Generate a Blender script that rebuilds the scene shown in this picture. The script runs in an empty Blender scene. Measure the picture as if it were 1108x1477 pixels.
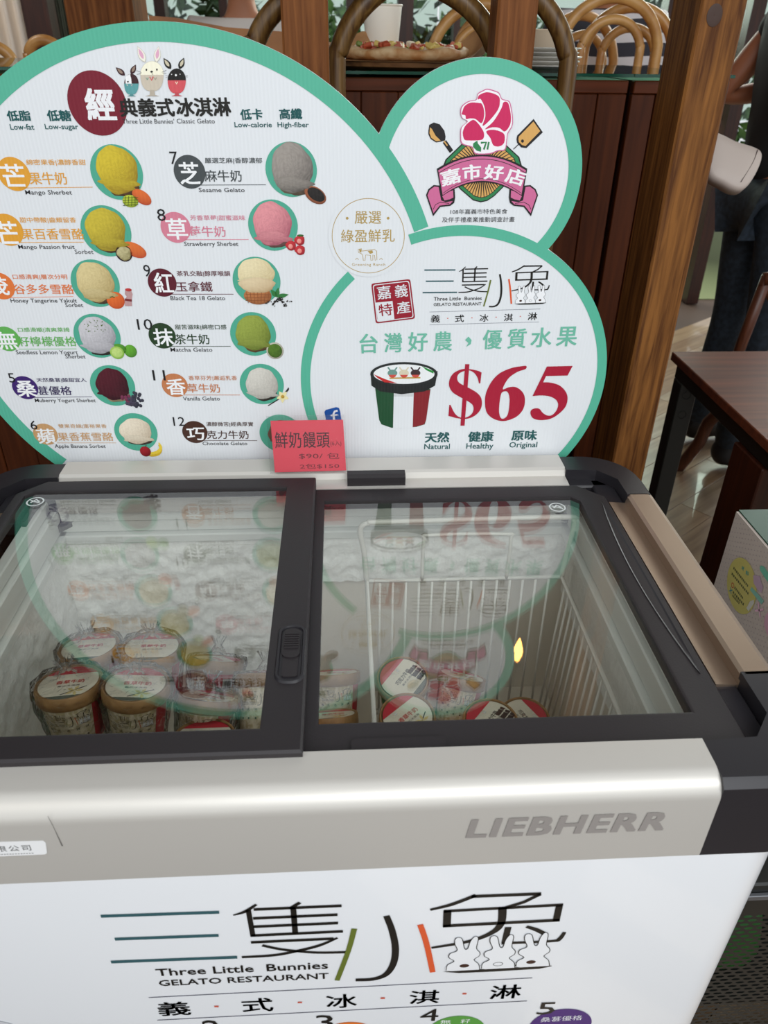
import bpy, math, random
from math import sin, cos, pi, radians as R
from mathutils import Vector, Matrix
from mathutils.geometry import tessellate_polygon
random.seed(7)
sc = bpy.context.scene
COL = sc.collection

# ------------------------------------------------------------------ camera
W, H, F = 1108.0, 1477.0, 1090.31
CZ = 1.43359
PITCH, YAW, ROLL = R(31.94988), R(3.405629), R(0.775393)
fwd = Vector((sin(YAW)*cos(PITCH), cos(YAW)*cos(PITCH), -sin(PITCH)))
rgt0 = Vector((cos(YAW), -sin(YAW), 0)); up0 = rgt0.cross(fwd)
rgt = rgt0*cos(ROLL)+up0*sin(ROLL); upv = -rgt0*sin(ROLL)+up0*cos(ROLL)
cam = bpy.data.objects.new('camera', bpy.data.cameras.new('camera')); COL.objects.link(cam)
cam.matrix_world = Matrix(((rgt.x, upv.x, -fwd.x, 0), (rgt.y, upv.y, -fwd.y, 0), (rgt.z, upv.z, -fwd.z, CZ), (0, 0, 0, 1)))
cam.data.sensor_fit = 'VERTICAL'; cam.data.sensor_height = 36; cam.data.sensor_width = 27
cam.data.lens = F/H*36; cam.data.clip_start = .02; cam.data.clip_end = 200
sc.camera = cam
cam.data.dof.use_dof = True; cam.data.dof.focus_distance = 1.12; cam.data.dof.aperture_fstop = 8
sc.cycles.transparent_max_bounces = 32

# ------------------------------------------------------------------ sky, lamps, exposure
sc.view_settings.view_transform = 'Standard'; sc.view_settings.look = 'None'
sc.view_settings.gamma = 1; sc.view_settings.use_curve_mapping = False
sc.view_settings.exposure = 0.0
wd = bpy.data.worlds.new('world'); sc.world = wd; wd.use_nodes = True
wd.node_tree.nodes['Background'].inputs[0].default_value = (0.93, 0.97, 1.0, 1)
wd.node_tree.nodes['Background'].inputs[1].default_value = .88
def area(name, loc, target, sx, sy, power, col=(1, 1, 1)):
    l = bpy.data.lights.new(name, 'AREA'); l.shape = 'RECTANGLE'; l.size = sx; l.size_y = sy; l.energy = power; l.color = col
    o = bpy.data.objects.new(name, l); COL.objects.link(o); o.location = loc
    o.rotation_euler = (Vector(target)-Vector(loc)).to_track_quat('-Z', 'Y').to_euler(); return o
area('daylight_opening', (0.7, -1.5, 2.55), (0, .9, .85), 2.4, 1.6, 50, (.95, .98, 1))
area('upper_left_light', (-1.6, -1.0, 2.6), (.0, .8, .8), 1.2, 1.0, 4, (1, .93, .84))  # unseen weak warm area light, high on the left behind the camera
area('far_window_light', (2.3, 5.3, 2.4), (0.6, 2.4, 1.2), 3.4, 1.8, 190, (.98, 1, .97))
area('dining_fill_light', (1.3, 4.45, 2.42), (.0, 2.3, 1.0), 2.4, .35, 24, (1, .97, .92))  # added fill that brightens the dining area and counter, no visible source
area('curtain_fill_light', (-1.9, 2.9, 2.75), (-2.0, 4.2, 1.4), .6, .6, 16, (1, .97, .93))  # fill light added to lift the dim curtains at far left

# ------------------------------------------------------------------ helpers
def ray(px, py): return rgt*((px-W/2)/F)-upv*((py-H/2)/F)+fwd
def on_y(px, py, Y): d = ray(px, py); return Vector((0, 0, CZ))+d*(Y/d.y)
def on_z(px, py, Z): d = ray(px, py); return Vector((0, 0, CZ))+d*((Z-CZ)/d.z)
def on_x(px, py, X): d = ray(px, py); return Vector((0, 0, CZ))+d*(X/d.x)
def at_depth(px, py, t): return Vector((0, 0, CZ))+ray(px, py)*t
def lin(c):
    out = []
    for v in c[:3]:
        v /= 255.0
        out.append(v/12.92 if v <= .04045 else ((v+.055)/1.055)**2.4)
    return (*out, 1.0)
MATS = {}
def mat(name, rgb, rough=.5, metal=0.0, noise=None, bump=None, coat=0.0, spec=.5, grain=None, trans=0, emit=None, aniso=0):
    """noise=(scale, rgb2, amount)  bump=(scale, strength)  grain=(axis, scale, rgb2)"""
    if name in MATS: return MATS[name]
    m = bpy.data.materials.new(name); m.use_nodes = True; nt = m.node_tree; N = nt.nodes; L = nt.links
    b = N['Principled BSDF']; b.inputs['Base Color'].default_value = lin(rgb)
    b.inputs['Roughness'].default_value = rough; b.inputs['Metallic'].default_value = metal
    b.inputs['Coat Weight'].default_value = coat; b.inputs['Specular IOR Level'].default_value = spec
    b.inputs['Transmission Weight'].default_value = trans
    if emit: b.inputs['Emission Color'].default_value = lin(rgb); b.inputs['Emission Strength'].default_value = emit
    tc = N.new('ShaderNodeTexCoord')
    if grain:
        ax, s, c2 = grain
        mp = N.new('ShaderNodeMapping'); sx = [s, s, s]; sx[ax] = s*.06; mp.inputs['Scale'].default_value = sx
        L.new(tc.outputs['Object'], mp.inputs['Vector'])
        n1 = N.new('ShaderNodeTexNoise'); n1.inputs['Scale'].default_value = 5.0; n1.inputs['Detail'].default_value = 5; n1.inputs['Distortion'].default_value = .5
        L.new(mp.outputs[0], n1.inputs['Vector'])
        n2 = N.new('ShaderNodeTexNoise'); n2.inputs['Scale'].default_value = 1.1; n2.inputs['Detail'].default_value = 3; n2.inputs['Distortion'].default_value = 2.5
        L.new(mp.outputs[0], n2.inputs['Vector'])
        mx = N.new('ShaderNodeMix'); mx.data_type = 'FLOAT'; mx.inputs[0].default_value = .5
        L.new(n1.outputs[0], mx.inputs[2]); L.new(n2.outputs[0], mx.inputs[3])
        cr = N.new('ShaderNodeValToRGB'); cr.color_ramp.elements[0].position = .38; cr.color_ramp.elements[1].position = .62
        cr.color_ramp.elements[0].color = lin(c2); cr.color_ramp.elements[1].color = lin(rgb)
        L.new(mx.outputs[0], cr.inputs[0]); L.new(cr.outputs[0], b.inputs['Base Color'])
        bp = N.new('ShaderNodeBump'); bp.inputs['Strength'].default_value = .25; bp.inputs['Distance'].default_value = .002
        L.new(mx.outputs[0], bp.inputs['Height']); L.new(bp.outputs[0], b.inputs['Normal'])
    if noise:
        s, c2, amt = noise
        n1 = N.new('ShaderNodeTexNoise'); n1.inputs['Scale'].default_value = s; n1.inputs['Detail'].default_value = 5
        L.new(tc.outputs['Object'], n1.inputs['Vector'])
        cr = N.new('ShaderNodeValToRGB'); cr.color_ramp.elements[0].position = .5-.25/amt*.5; cr.color_ramp.elements[1].position = .5+.25/amt*.5
        cr.color_ramp.elements[0].color = lin(rgb); cr.color_ramp.elements[1].color = lin(c2)
        L.new(n1.outputs[0], cr.inputs[0]); L.new(cr.outputs[0], b.inputs['Base Color'])
    if bump:
        s, st = bump
        n1 = N.new('ShaderNodeTexNoise'); n1.inputs['Scale'].default_value = s; n1.inputs['Detail'].default_value = 4
        L.new(tc.outputs['Object'], n1.inputs['Vector'])
        bp = N.new('ShaderNodeBump'); bp.inputs['Strength'].default_value = st; bp.inputs['Distance'].default_value = .003
        L.new(n1.outputs[0], bp.inputs['Height']); L.new(bp.outputs[0], b.inputs['Normal'])
    MATS[name] = m; return m
def glassmat(name, tint, ior, rough=0.0, clear=1.0):
    """thin sheet: fresnel mix of straight-through and mirror"""
    m = bpy.data.materials.new(name); m.use_nodes = True; nt = m.node_tree; N = nt.nodes; L = nt.links; N.clear()
    out = N.new('ShaderNodeOutputMaterial'); mx = N.new('ShaderNodeMixShader'); fr = N.new('ShaderNodeFresnel'); fr.inputs[0].default_value = ior
    t = N.new('ShaderNodeBsdfTransparent'); t.inputs[0].default_value = lin(tint); g = N.new('ShaderNodeBsdfGlossy'); g.inputs['Roughness'].default_value = rough
    geo = N.new('ShaderNodeNewGeometry'); mr = N.new('ShaderNodeMapRange'); mr.inputs[3].default_value = ior; mr.inputs[4].default_value = 1/ior   # same loss on either side of the sheet
    L.new(geo.outputs['Backfacing'], mr.inputs[0]); L.new(mr.outputs[0], fr.inputs[0])
    L.new(fr.outputs[0], mx.inputs[0]); L.new(t.outputs[0], mx.inputs[1]); L.new(g.outputs[0], mx.inputs[2]); L.new(mx.outputs[0], out.inputs[0])
    MATS[name] = m; return m
def inkmat(name, rough, spec=.4, rib=False):
    m = bpy.data.materials.new(name); m.use_nodes = True; N = m.node_tree.nodes; L = m.node_tree.links
    b = N['Principled BSDF']; b.inputs['Roughness'].default_value = rough; b.inputs['Specular IOR Level'].default_value = spec
    a = N.new('ShaderNodeAttribute'); a.attribute_name = 'Ink'; L.new(a.outputs['Color'], b.inputs['Base Color'])
    if rib:
        tc = N.new('ShaderNodeTexCoord'); w = N.new('ShaderNodeTexWave'); w.bands_direction = 'X'; w.inputs['Scale'].default_value = 62; w.inputs['Distortion'].default_value = .4
        L.new(tc.outputs['Object'], w.inputs['Vector']); bp = N.new('ShaderNodeBump'); bp.inputs['Strength'].default_value = .12; bp.inputs['Distance'].default_value = .0012
        L.new(w.outputs['Fac'], bp.inputs['Height']); L.new(bp.outputs[0], b.inputs['Normal'])
    MATS[name] = m; return m
INK = inkmat('printed_ink', .42, rib=True); GLOSSINK = inkmat('label_ink', .35)

class MB:
    """collects polygons, builds ONE mesh object; per-vertex ink colour optional"""
    def __init__(s): s.v = []; s.f = []; s.c = []; s.mi = []; s.col = (0, 0, 0, 1); s.m = 0
    def add(s, vs, fs, col=None, m=None):
        n = len(s.v); s.v += [tuple(v) for v in vs]; s.f += [tuple(i+n for i in f) for f in fs]
        if col is None: col = s.col
        if isinstance(col, list): s.c += col
        else: s.c += [col]*len(vs)
        s.mi += [s.m if m is None else m]*len(fs)
    def box(s, a, b, bev=0, m=None):
        x0, x1 = sorted((a[0], b[0])); y0, y1 = sorted((a[1], b[1])); z0, z1 = sorted((a[2], b[2]))
        e = min(bev, (x1-x0)/2.01, (y1-y0)/2.01, (z1-z0)/2.01)
        if e <= 0:
            vs = [(x, y, z) for z in (z0, z1) for (x, y) in ((x0, y0), (x1, y0), (x1, y1), (x0, y1))]
            fs = [(0, 3, 2, 1), (4, 5, 6, 7), (0, 1, 5, 4), (1, 2, 6, 5), (2, 3, 7, 6), (3, 0, 4, 7)]
            s.add(vs, fs, m=m); return
        def ring(i, z): return [(x0+i, y0+e, z), (x0+e, y0+i, z), (x1-e, y0+i, z), (x1-i, y0+e, z), (x1-i, y1-e, z), (x1-e, y1-i, z), (x0+e, y1-i, z), (x0+i, y1-e, z)]
        vs = ring(e*.999, z0)+ring(0, z0+e)+ring(0, z1-e)+ring(e*.999, z1)
        fs = []
        for k in range(3):
            for j in range(8): fs.append((k*8+j, k*8+(j+1) % 8, k*8+8+(j+1) % 8, k*8+8+j))
        fs.append(tuple(range(7, -1, -1))); fs.append(tuple(24+j for j in range(8)))
        s.add(vs, fs, m=m)
    def prof(s, pts, axis, a, b, m=None, closed=True):
        """profile in the plane across 'axis' swept from a to b"""
        def P(p, t): return {'x': (t, p[0], p[1]), 'y': (p[0], t, p[1]), 'z': (p[0], p[1], t)}[axis]
        n = len(pts); vs = [P(p, a) for p in pts]+[P(p, b) for p in pts]
        fs = [(i, (i+1) % n, n+(i+1) % n, n+i) for i in range(n if closed else n-1)]
        if closed:
            t = tessellate_polygon([[Vector((p[0], p[1], 0)) for p in pts]])
            fs += [tuple(x) for x in t]+[tuple(n+i for i in reversed(x)) for x in t]
        s.add(vs, fs, m=m)
    def tube(s, pts, r, n=8, cap=True, m=None, col=None, closed=False):
        pts = [Vector(p) for p in pts]; rs = r if isinstance(r, (list, tuple)) else [r]*len(pts)
        vs = []; prev = None; K = len(pts)
        for i, p in enumerate(pts):
            if closed: t = (pts[(i+1) % K]-pts[i-1]).normalized()
            else: t = (pts[min(i+1, K-1)]-pts[max(i-1, 0)]).normalized()
            if prev is None: a = Vector((0, 0, 1)) if abs(t.z) < .9 else Vector((1, 0, 0)); prev = (a-t*a.dot(t)).normalized()
            else: prev = (prev-t*prev.dot(t)).normalized()
            q = t.cross(prev)
            for j in range(n): th = 2*pi*j/n; vs.append(p+(prev*cos(th)+q*sin(th))*rs[i])
        fs = []
        for i in range(K if closed else K-1):
            for j in range(n): fs.append((i*n+j, i*n+(j+1) % n, ((i+1) % K)*n+(j+1) % n, ((i+1) % K)*n+j))
        if cap and not closed: fs += [tuple(range(n-1, -1, -1)), tuple((K-1)*n+j for j in range(n))]
        s.add(vs, fs, m=m, col=col)
    def lathe(s, prof, n=32, m=None, M=None, cap=False, col=None):
        vs = []
        for r, z in prof:
            for j in range(n): vs.append(Vector((r*cos(2*pi*j/n), r*sin(2*pi*j/n), z)))
        if M: vs = [M @ v for v in vs]
        fs = [(i*n+j, i*n+(j+1) % n, (i+1)*n+(j+1) % n, (i+1)*n+j) for i in range(len(prof)-1) for j in range(n)]
        if cap: fs += [tuple(range(n-1, -1, -1)), tuple((len(prof)-1)*n+j for j in range(n))]
        s.add(vs, fs, m=m, col=col)
    def build(s, name, mats, parent=None, smooth=False, inv=None):
        me = bpy.data.meshes.new(name); M = inv
        vs = [M @ Vector(v) for v in s.v] if M else s.v
        me.from_pydata(vs, [], s.f)
        if not isinstance(mats, (list, tuple)): mats = [mats]
        for m in mats: me.materials.append(m)
        me.polygons.foreach_set('material_index', s.mi)
        at = me.color_attributes.new('Ink', 'FLOAT_COLOR', 'POINT')
        at.data.foreach_set('color', [q for c in s.c for q in c])
        if smooth:
            me.polygons.foreach_set('use_smooth', [True]*len(me.polygons))
            if smooth != 'all':
                try: me.set_sharp_from_angle(angle=R(smooth if smooth is not True else 40))
                except Exception: pass
        me.update()
        return link(name, me, parent)
def link(name, me, parent=None):
    o = bpy.data.objects.new(name, me); COL.objects.link(o)
    if parent:
        o.parent = parent
        r = parent
        while r.parent: r = r.parent
        if o.data and r.get('moved'): pass
    return o
def thing(name, label, cat, loc=(0, 0, 0), group=None, rot=None):
    o = bpy.data.objects.new(name, None); COL.objects.link(o); o.location = loc; o.empty_display_size = .05
    if rot is not None: o.rotation_euler = rot
    o['label'] = label; o['category'] = cat
    if group: o['group'] = group
    return o
def tag(o, label, cat, group=None):
    o['label'] = label; o['category'] = cat
    if group: o['group'] = group
    return o
def off(t):   # inverse of a freshly placed thing: lets parts be given in world coordinates
    return Matrix.Translation(-Vector(t.location))
def struct(o): o['kind'] = 'structure'; return o

# ------------------------------------------------------------------ flat lettering
TC = {}
def glyphs(body, bold=0.0, sp=1.0):
    k = (body, bold, sp)
    if k in TC: return TC[k]
    cu = bpy.data.curves.new('t', 'FONT'); cu.body = body; cu.size = 1; cu.offset = bold; cu.resolution_u = 2; cu.space_character = sp
    ob = bpy.data.objects.new('t', cu); me = ob.to_mesh()
    vs = [(v.co.x, v.co.y) for v in me.vertices]; fs = [tuple(p.vertices) for p in me.polygons]
    ob.to_mesh_clear(); bpy.data.objects.remove(ob); bpy.data.curves.remove(cu)
    TC[k] = (vs, fs); return TC[k]
CAPH = max(v[1] for v in glyphs('H')[0])
def text2d(body, bold=0, sp=1.0, shear=0, box=False):
    """vertices scaled so that x runs 0..1 and y=1 is the cap (or glyph) height"""
    if bold > 0 and (bold > .03 or any(ord(c) > 0x2E80 for c in body)):      # embolden by stamping the glyphs side by side
        v0, f0 = glyphs(body, 0, sp); vs = []; fs = []
        for q_, (dx, dy) in enumerate(((-bold, -bold*.7), (bold, -bold*.7), (bold, bold*.7), (-bold, bold*.7))):
            n = len(vs); vs += [(v[0]+dx, v[1]+dy, q_*2e-5) for v in v0]; fs += [tuple(i+n for i in f) for f in f0]
    else: vs, fs = glyphs(body, bold, sp); vs = [(v[0], v[1], 0) for v in vs]
    x0 = min(v[0] for v in vs); x1 = max(v[0] for v in vs)
    cjk = box or any(ord(c) > 0x2E80 for c in body)
    y0 = min(v[1] for v in vs) if cjk else 0.0; y1 = max(v[1] for v in vs) if cjk else CAPH
    return [((v[0]-x0)/(x1-x0)+shear*(v[1]-y0)/(y1-y0), (v[1]-y0)/(y1-y0), v[2]) for v in vs], fs
class Sheet:
    """a flat printed face: origin, unit axes; px() maps a point of the photograph onto it"""
    def __init__(s, o, e1, e2):
        s.o = Vector(o); s.e1 = Vector(e1).normalized(); s.e2 = Vector(e2).normalized(); s.n = s.e1.cross(s.e2)
        s.z = lambda x, y: (x, y); s.d = 0.0006; s.mb = None
    def px(s, p):
        d = ray(*s.z(*p)); c = Vector((0, 0, CZ)); t = (s.o-c).dot(s.n)/d.dot(s.n); q = c+d*t-s.o
        return (q.dot(s.e1), q.dot(s.e2))
    def pt(s, u, v, d=0): return s.o+s.e1*u+s.e2*v+s.n*(s.d+d)
    def zoom(s, x0, y0, x1, y1, w, h): s.z = lambda x, y: (x0+x*(x1-x0)/w, y0+y*(y1-y0)/h); return s
    def poly(s, uv, col, d=0, holes=()):
        loops = [[Vector((p[0], p[1], 0)) for p in l] for l in (uv, *holes)]
        t = tessellate_polygon(loops); fl = [p for l in loops for p in l]
        s.mb.add([s.pt(p.x, p.y, d) for p in fl], [tuple(x) for x in t], lin(col) if len(col) == 3 else col)
    def ppoly(s, pts, col, d=0): s.poly([s.px(p) for p in pts], col, d)
    def stroke(s, uv, w, col, d=0, closed=False, conv=False):
        n = len(uv); ws = w if isinstance(w, (list, tuple)) else [w]*n; L = []; Rr = []
        for i in range(n):
            a = uv[i-1] if (i > 0 or closed) else uv[i]; b = uv[(i+1) % n] if (i < n-1 or closed) else uv[i]
            t = Vector((b[0]-a[0], b[1]-a[1])); t = t.normalized() if t.length > 1e-9 else Vector((1, 0)); q = Vector((-t.y, t.x))*ws[i]*.5
            L.append((uv[i][0]+q.x, uv[i][1]+q.y)); Rr.append((uv[i][0]-q.x, uv[i][1]-q.y))
        vs = [s.pt(*p, d) for p in L]+[s.pt(*p, d) for p in Rr]
        fs = [(i, n+i, n+(i+1) % n, (i+1) % n) for i in range(n if closed else n-1)]
        s.mb.add(vs, fs, lin(col))
    def pstroke(s, pts, w, col, d=0, closed=False, sm=False):
        """w in photo-crop pixels, measured across at the first point"""
        uv = [s.px(p) for p in pts]
        k = s.k(pts[0]); ws = [x*k for x in w] if isinstance(w, (list, tuple)) else w*k
        if sm:
            uv, ws = smooth2(uv, ws, closed)
        s.stroke(uv, ws, col, d, closed)
    def k(s, p):
        a = s.px(p); b = s.px((p[0]+10, p[1])); return math.hypot(b[0]-a[0], b[1]-a[1])/10
    def disc(s, c, r, col, d=0, n=48, ry=None):
        ry = ry or r; s.poly([(c[0]+r*cos(2*pi*i/n), c[1]+ry*sin(2*pi*i/n)) for i in range(n)], col, d)
    def ring(s, c, r, w, col, d=0, a0=0, a1=360, n=96):
        s.stroke([(c[0]+(r-w/2)*cos(R(a0+(a1-a0)*i/n)), c[1]+(r-w/2)*sin(R(a0+(a1-a0)*i/n))) for i in range(n+(a1-a0 < 360))], w, col, d, closed=(a1-a0 >= 360))
    def text(s, body, a, b, h, col, d=0.0002, bold=0, shear=0, sp=1.0, box=False, hdir=None):
        """a, b: left and right end of the baseline in the crop; h: glyph height in crop pixels"""
        A = Vector(s.px(a)); B = Vector(s.px(b)); T = Vector(s.px((a[0], a[1]-h))); hh = (T-A).length
        ex = B-A; ey = Vector((-ex.y, ex.x)).normalized()*hh
        vs, fs = text2d(body, bold, sp, shear, box)
        s.mb.add([s.pt(A.x+ex.x*x+ey.x*y, A.y+ex.y*x+ey.y*y, d+w_) for x, y, w_ in vs], fs, lin(col))
def smooth2(uv, ws, closed, k=6):
    n = len(uv); out = []; wo = []; wl = ws if isinstance(ws, list) else [ws]*n
    for i in range(n if closed else n-1):
        p0 = uv[i-1] if (i > 0 or closed) else uv[i]; p1 = uv[i]; p2 = uv[(i+1) % n]; p3 = uv[(i+2) % n] if (i+2 < n or closed) else p2
        for j in range(k):
            t = j/k
            out.append(tuple(.5*((2*p1[c])+(-p0[c]+p2[c])*t+(2*p0[c]-5*p1[c]+4*p2[c]-p3[c])*t*t+(-p0[c]+3*p1[c]-3*p2[c]+p3[c])*t**3) for c in range(2)))
            wo.append(wl[i]*(1-t)+wl[(i+1) % n]*t)
    if not closed: out.append(uv[-1]); wo.append(wl[-1])
    return out, wo
def smooth3(pts, k=6, closed=False):
    n = len(pts); out = []; P = [Vector(p) for p in pts]
    for i in range(n if closed else n-1):
        p0 = P[i-1] if (i > 0 or closed) else P[i]; p1 = P[i]; p2 = P[(i+1) % n]; p3 = P[(i+2) % n] if (i+2 < n or closed) else p2
        for j in range(k):
            t = j/k; out.append(.5*((2*p1)+(-p0+p2)*t+(2*p0-5*p1+4*p2-p3)*t*t+(-p0+3*p1-3*p2+p3)*t**3))
    if not closed: out.append(P[-1])
    return out

# ------------------------------------------------------------------ materials
DARK = mat('dark_plastic', (42, 38, 40), .48, spec=.35, bump=(420, .05))
DARK2 = mat('dark_plastic_corner', (38, 36, 40), .38, spec=.4)
ALU = mat('brushed_aluminium', (206, 202, 195), .40, metal=.35, bump=(900, .03))
ALUR = mat('satin_aluminium_rail', (162, 142, 124), .42, metal=.85)
WHITE = mat('white_enamel', (238, 240, 243), .28, coat=.3)
LINER = mat('liner_plastic', (222, 214, 200), .45)
COLLAR = mat('collar_plastic', (222, 224, 220), .35)
FROST = mat('frost', (250, 250, 247), .8, noise=(140, (240, 239, 235), .8), bump=(260, .45))
GLASS = glassmat('lid_glass', (252, 253, 251), 1.95)
WIREW = mat('white_coated_wire', (225, 222, 214), .4)
TEAL = (86, 178, 150)

# ------------------------------------------------------------------ chest freezer
XC, TOP = -.046, .85
fz = thing('chest_freezer', 'white chest freezer with aluminium rims and sliding glass lids', 'freezer', (XC, .78, 0))
FM = off(fz)
def fpart(name, mb, m, sm=False, parent=None): return mb.build(name, m, parent or fz, sm, FM)
def mirror(x): return 2*XC-x
def rrect(x0, y0, x1, y1, r, n=8):
    pts = []
    for cx, cy, a in ((x1-r, y0+r, -90), (x1-r, y1-r, 0), (x0+r, y1-r, 90), (x0+r, y0+r, 180)):
        for i in range(n+1): t = R(a+90*i/n); pts.append((cx+r*cos(t), cy+r*sin(t)))
    return pts
b = MB(); outer = rrect(mirror(.45), .445, .45, 1.13, .05, 10)
inner = rrect(mirror(.385), .515, .385, 1.062, .03, 10)
n = len(outer); vs = [(x, y, .06) for x, y in outer]+[(x, y, .742) for x, y in outer]+[(x, y, .742) for x, y in inner]
b.add(vs, [(i, (i+1) % n, n+(i+1) % n, n+i) for i in range(n)]+[(n+i, n+(i+1) % n, 2*n+(i+1) % n, 2*n+i) for i in range(n)]+[tuple(range(n-1, -1, -1))])
fpart('body', b, WHITE, 50)
for x in (mirror(.38), .38):
    for y in (.52, 1.06):
        b = MB(); b.lathe([(.025, 0), (.025, .03), (.012, .035), (.012, .065)], 16, M=Matrix.Translation((x, y, 0)), cap=True); fpart('foot', b, DARK2, 40)
# front aluminium band
def arc(cx, cy, r, a0, a1, n=6): return [(cx+r*cos(R(a0+(a1-a0)*i/n)), cy+r*sin(R(a0+(a1-a0)*i/n))) for i in range(n+1)]
prof = [(.508, .83), (.500, .85)]+arc(.468, .827, .023, 90, 180, 8)+[(.445, .742), (.452, .738), (.455, .742), (.455, .82), (.508, .822)]
SX = .349
b = MB(); b.prof(prof, 'x', mirror(SX), SX); fpart('front_band', b, ALU, 35)
# black corners: outer raised L with big radius, lower inner deck
def corner(sx, sy):
    b = MB()
    def X(x): return x if sx > 0 else mirror(x)
    if sy < 0: y0, y1, ys, r, cut = .445, .590, .445, .055, SX
    else: y0, y1, ys, r, cut = 1.105, .972, 1.105, .085, .356
    s = 1 if sy < 0 else -1
    cx, cy = .472-r, ys+s*r
    out = [(cut, ys)]+[(cx+r*cos(R(-90+90*i/10)), cy+s*r*sin(R(-90+90*i/10))) for i in range(11)]+[(.472, y1)]
    inn = [(.430, y1), (.430, ys+s*.085), (.405, ys+s*.055), (cut, ys+s*.052)]
    full = out+inn
    if sx < 0: full = [(X(x), y) for x, y in full]
    nn = len(full)
    zb = .742 if sy < 0 else .742
    e = .008
    c0 = (sum(p[0] for p in full)/nn, sum(p[1] for p in full)/nn)
    ins = []
    for i, p in enumerate(full):
        if i < len(out):
            # bevel only the outer contour
            q = (X(cx), cy); dx, dy = q[0]-p[0], q[1]-p[1]; L_ = math.hypot(dx, dy)
            if 0 < i < len(out)-1: ins.append((p[0]+dx/L_*e, p[1]+dy/L_*e))
            elif i == 0: ins.append((p[0], p[1]+s*e))
            else: ins.append((p[0]-e*sx, p[1]))
        else: ins.append(p)
    tess = [tuple(t) for t in tessellate_polygon([[Vector((x, y, 0)) for x, y in ins]])]
    vs = [(x, y, zb) for x, y in full]+[(x, y, TOP-e) for x, y in full]+[(full[i][0]*.3+ins[i][0]*.7, full[i][1]*.3+ins[i][1]*.7, TOP-e*.35) for i in range(nn)]+[(x, y, TOP) for x, y in ins]
    fs = []
    for k in range(3): fs += [(k*nn+i, k*nn+(i+1) % nn, (k+1)*nn+(i+1) % nn, (k+1)*nn+i) for i in range(nn)]
    fs += [tuple(3*nn+i for i in t) for t in tess]
    b.add(vs, fs)
    if sy < 0: b.box((X(.395), .50, .80), (X(.4301), .592, .832), .003)
    else: b.box((X(.34), 1.03, .80), (X(.4301), 1.056, .832), .003); b.box((X(.395), .965, .80), (X(.4301), 1.05, .832), .003)
    return fpart('corner_cap', b, DARK2, 40)
for sx in (1, -1):
    for sy in (-1, 1): corner(sx, sy)
# side rails
for sx in (1, -1):
    p = [(.404, .836), (.4295, .834), (.4305, .846), (.434, .850), (.462, .850), (.469, .846), (.472, .838), (.472, .742), (.462, .742), (.462, .82), (.404, .83)]
    if sx < 0: p = [(mirror(x), z) for x, z in p]
    b = MB(); b.prof(p, 'y', .586, .974); fpart('side_rail', b, ALUR, 25)
# rear rail
p = [(1.108, .80), (1.108, .848), (1.104, .850), (1.062, .850), (1.057, .847), (1.054, .838), (1.026, .837), (1.026, .80)]
b = MB(); b.prof(p, 'x', mirror(.356), .356); fpart('rear_rail', b, ALU, 25)
b = MB(); q0 = on_z(501, 690, .851); q1 = on_z(585, 689, .851)
b.prof([(q0.y-.002, .838), (q0.y-.002, .852), (q0.y+.004, .856), (q0.y+.016, .856), (q0.y+.018, .85)], 'x', q0.x, q1.x); fpart('grip_tab', b, DARK, 30)

# liner: walls, collar, floor
IX0, IX1, IY0, IY1, IZ = mirror(.385), .385, .515, 1.062, .36
def wallgrid(o, e1, e2, w, h, nu, nv, nrm, amp, f=42):
    from mathutils import noise as NZ
    b = MB(); o = Vector(o); e1 = Vector(e1); e2 = Vector(e2); nrm = Vector(nrm); vs = []
    for j in range(nv+1):
        for i in range(nu+1):
            q = o+e1*(w*i/nu)+e2*(h*j/nv)
            d = NZ.fractal(q*f, .8, 2.1, 4)*.5+.5+.25*NZ.noise(q*90)
            ed = min(1, (nv-j)/5.0)*min(1, i/3.0, (nu-i)/3.0)
            vs.append(q+nrm*(amp*d*ed))
    fs = [(j*(nu+1)+i, j*(nu+1)+i+1, (j+1)*(nu+1)+i+1, (j+1)*(nu+1)+i) for j in range(nv) for i in range(nu)]
    b.add(vs, fs); return b
b = MB()
b.box((IX0-.012, IY1, IZ), (IX1+.012, IY1+.012, .80)); b.box((IX0-.012, IY0-.012, IZ), (IX1+.012, IY0, .80))
b.box((IX0-.012, IY0, IZ), (IX0, IY1, .80)); b.box((IX1, IY0, IZ), (IX1+.012, IY1, .80)); b.box((IX0-.012, IY0-.012, IZ-.012), (IX1+.012, IY1+.012, IZ))
fpart('liner', b, LINER)
# stepped collar at the top of the liner
b = MB()
for (z0, z1, d) in ((.80, .822, .0), (.775, .80, -.008), (.752, .775, -.003), (.735, .752, -.012)):
    b.box((IX0, IY1+.002, z0), (IX1, IY1-.014+d, z1-.0015), .002)
    b.box((IX0-.002, IY0, z0), (IX0+.014-d, IY1, z1-.0015), .002); b.box((IX1+.002, IY0, z0), (IX1-.014+d, IY1, z1-.0015), .002)
    b.box((IX0, IY0-.002, z0), (IX1, IY0+.012, z1-.0015), .002)
fpart('collar', b, COLLAR, 30)
f1 = fpart('frost', wallgrid((IX0, IY1-.014, IZ), (1, 0, 0), (0, 0, 1), .37, .376, 90, 80, (0, -1, 0), .010), FROST, 'all')
fpart('frost', wallgrid((IX0+.36, IY1-.010, .64), (1, 0, 0), (0, 0, 1), IX1-IX0-.36, .096, 100, 24, (0, -1, 0), .010), FROST, 'all')
fpart('frost', wallgrid((IX0+.006, IY1, IZ), (0, -1, 0), (0, 0, 1), IY1-IY0, .376, 80, 56, (1, 0, 0), .008), FROST, 'all')
fpart('frost', wallgrid((IX1-.002, IY0, .60), (0, 1, 0), (0, 0, 1), IY1-IY0, .135, 80, 24, (-1, 0, 0), .004), FROST, 'all')
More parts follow.
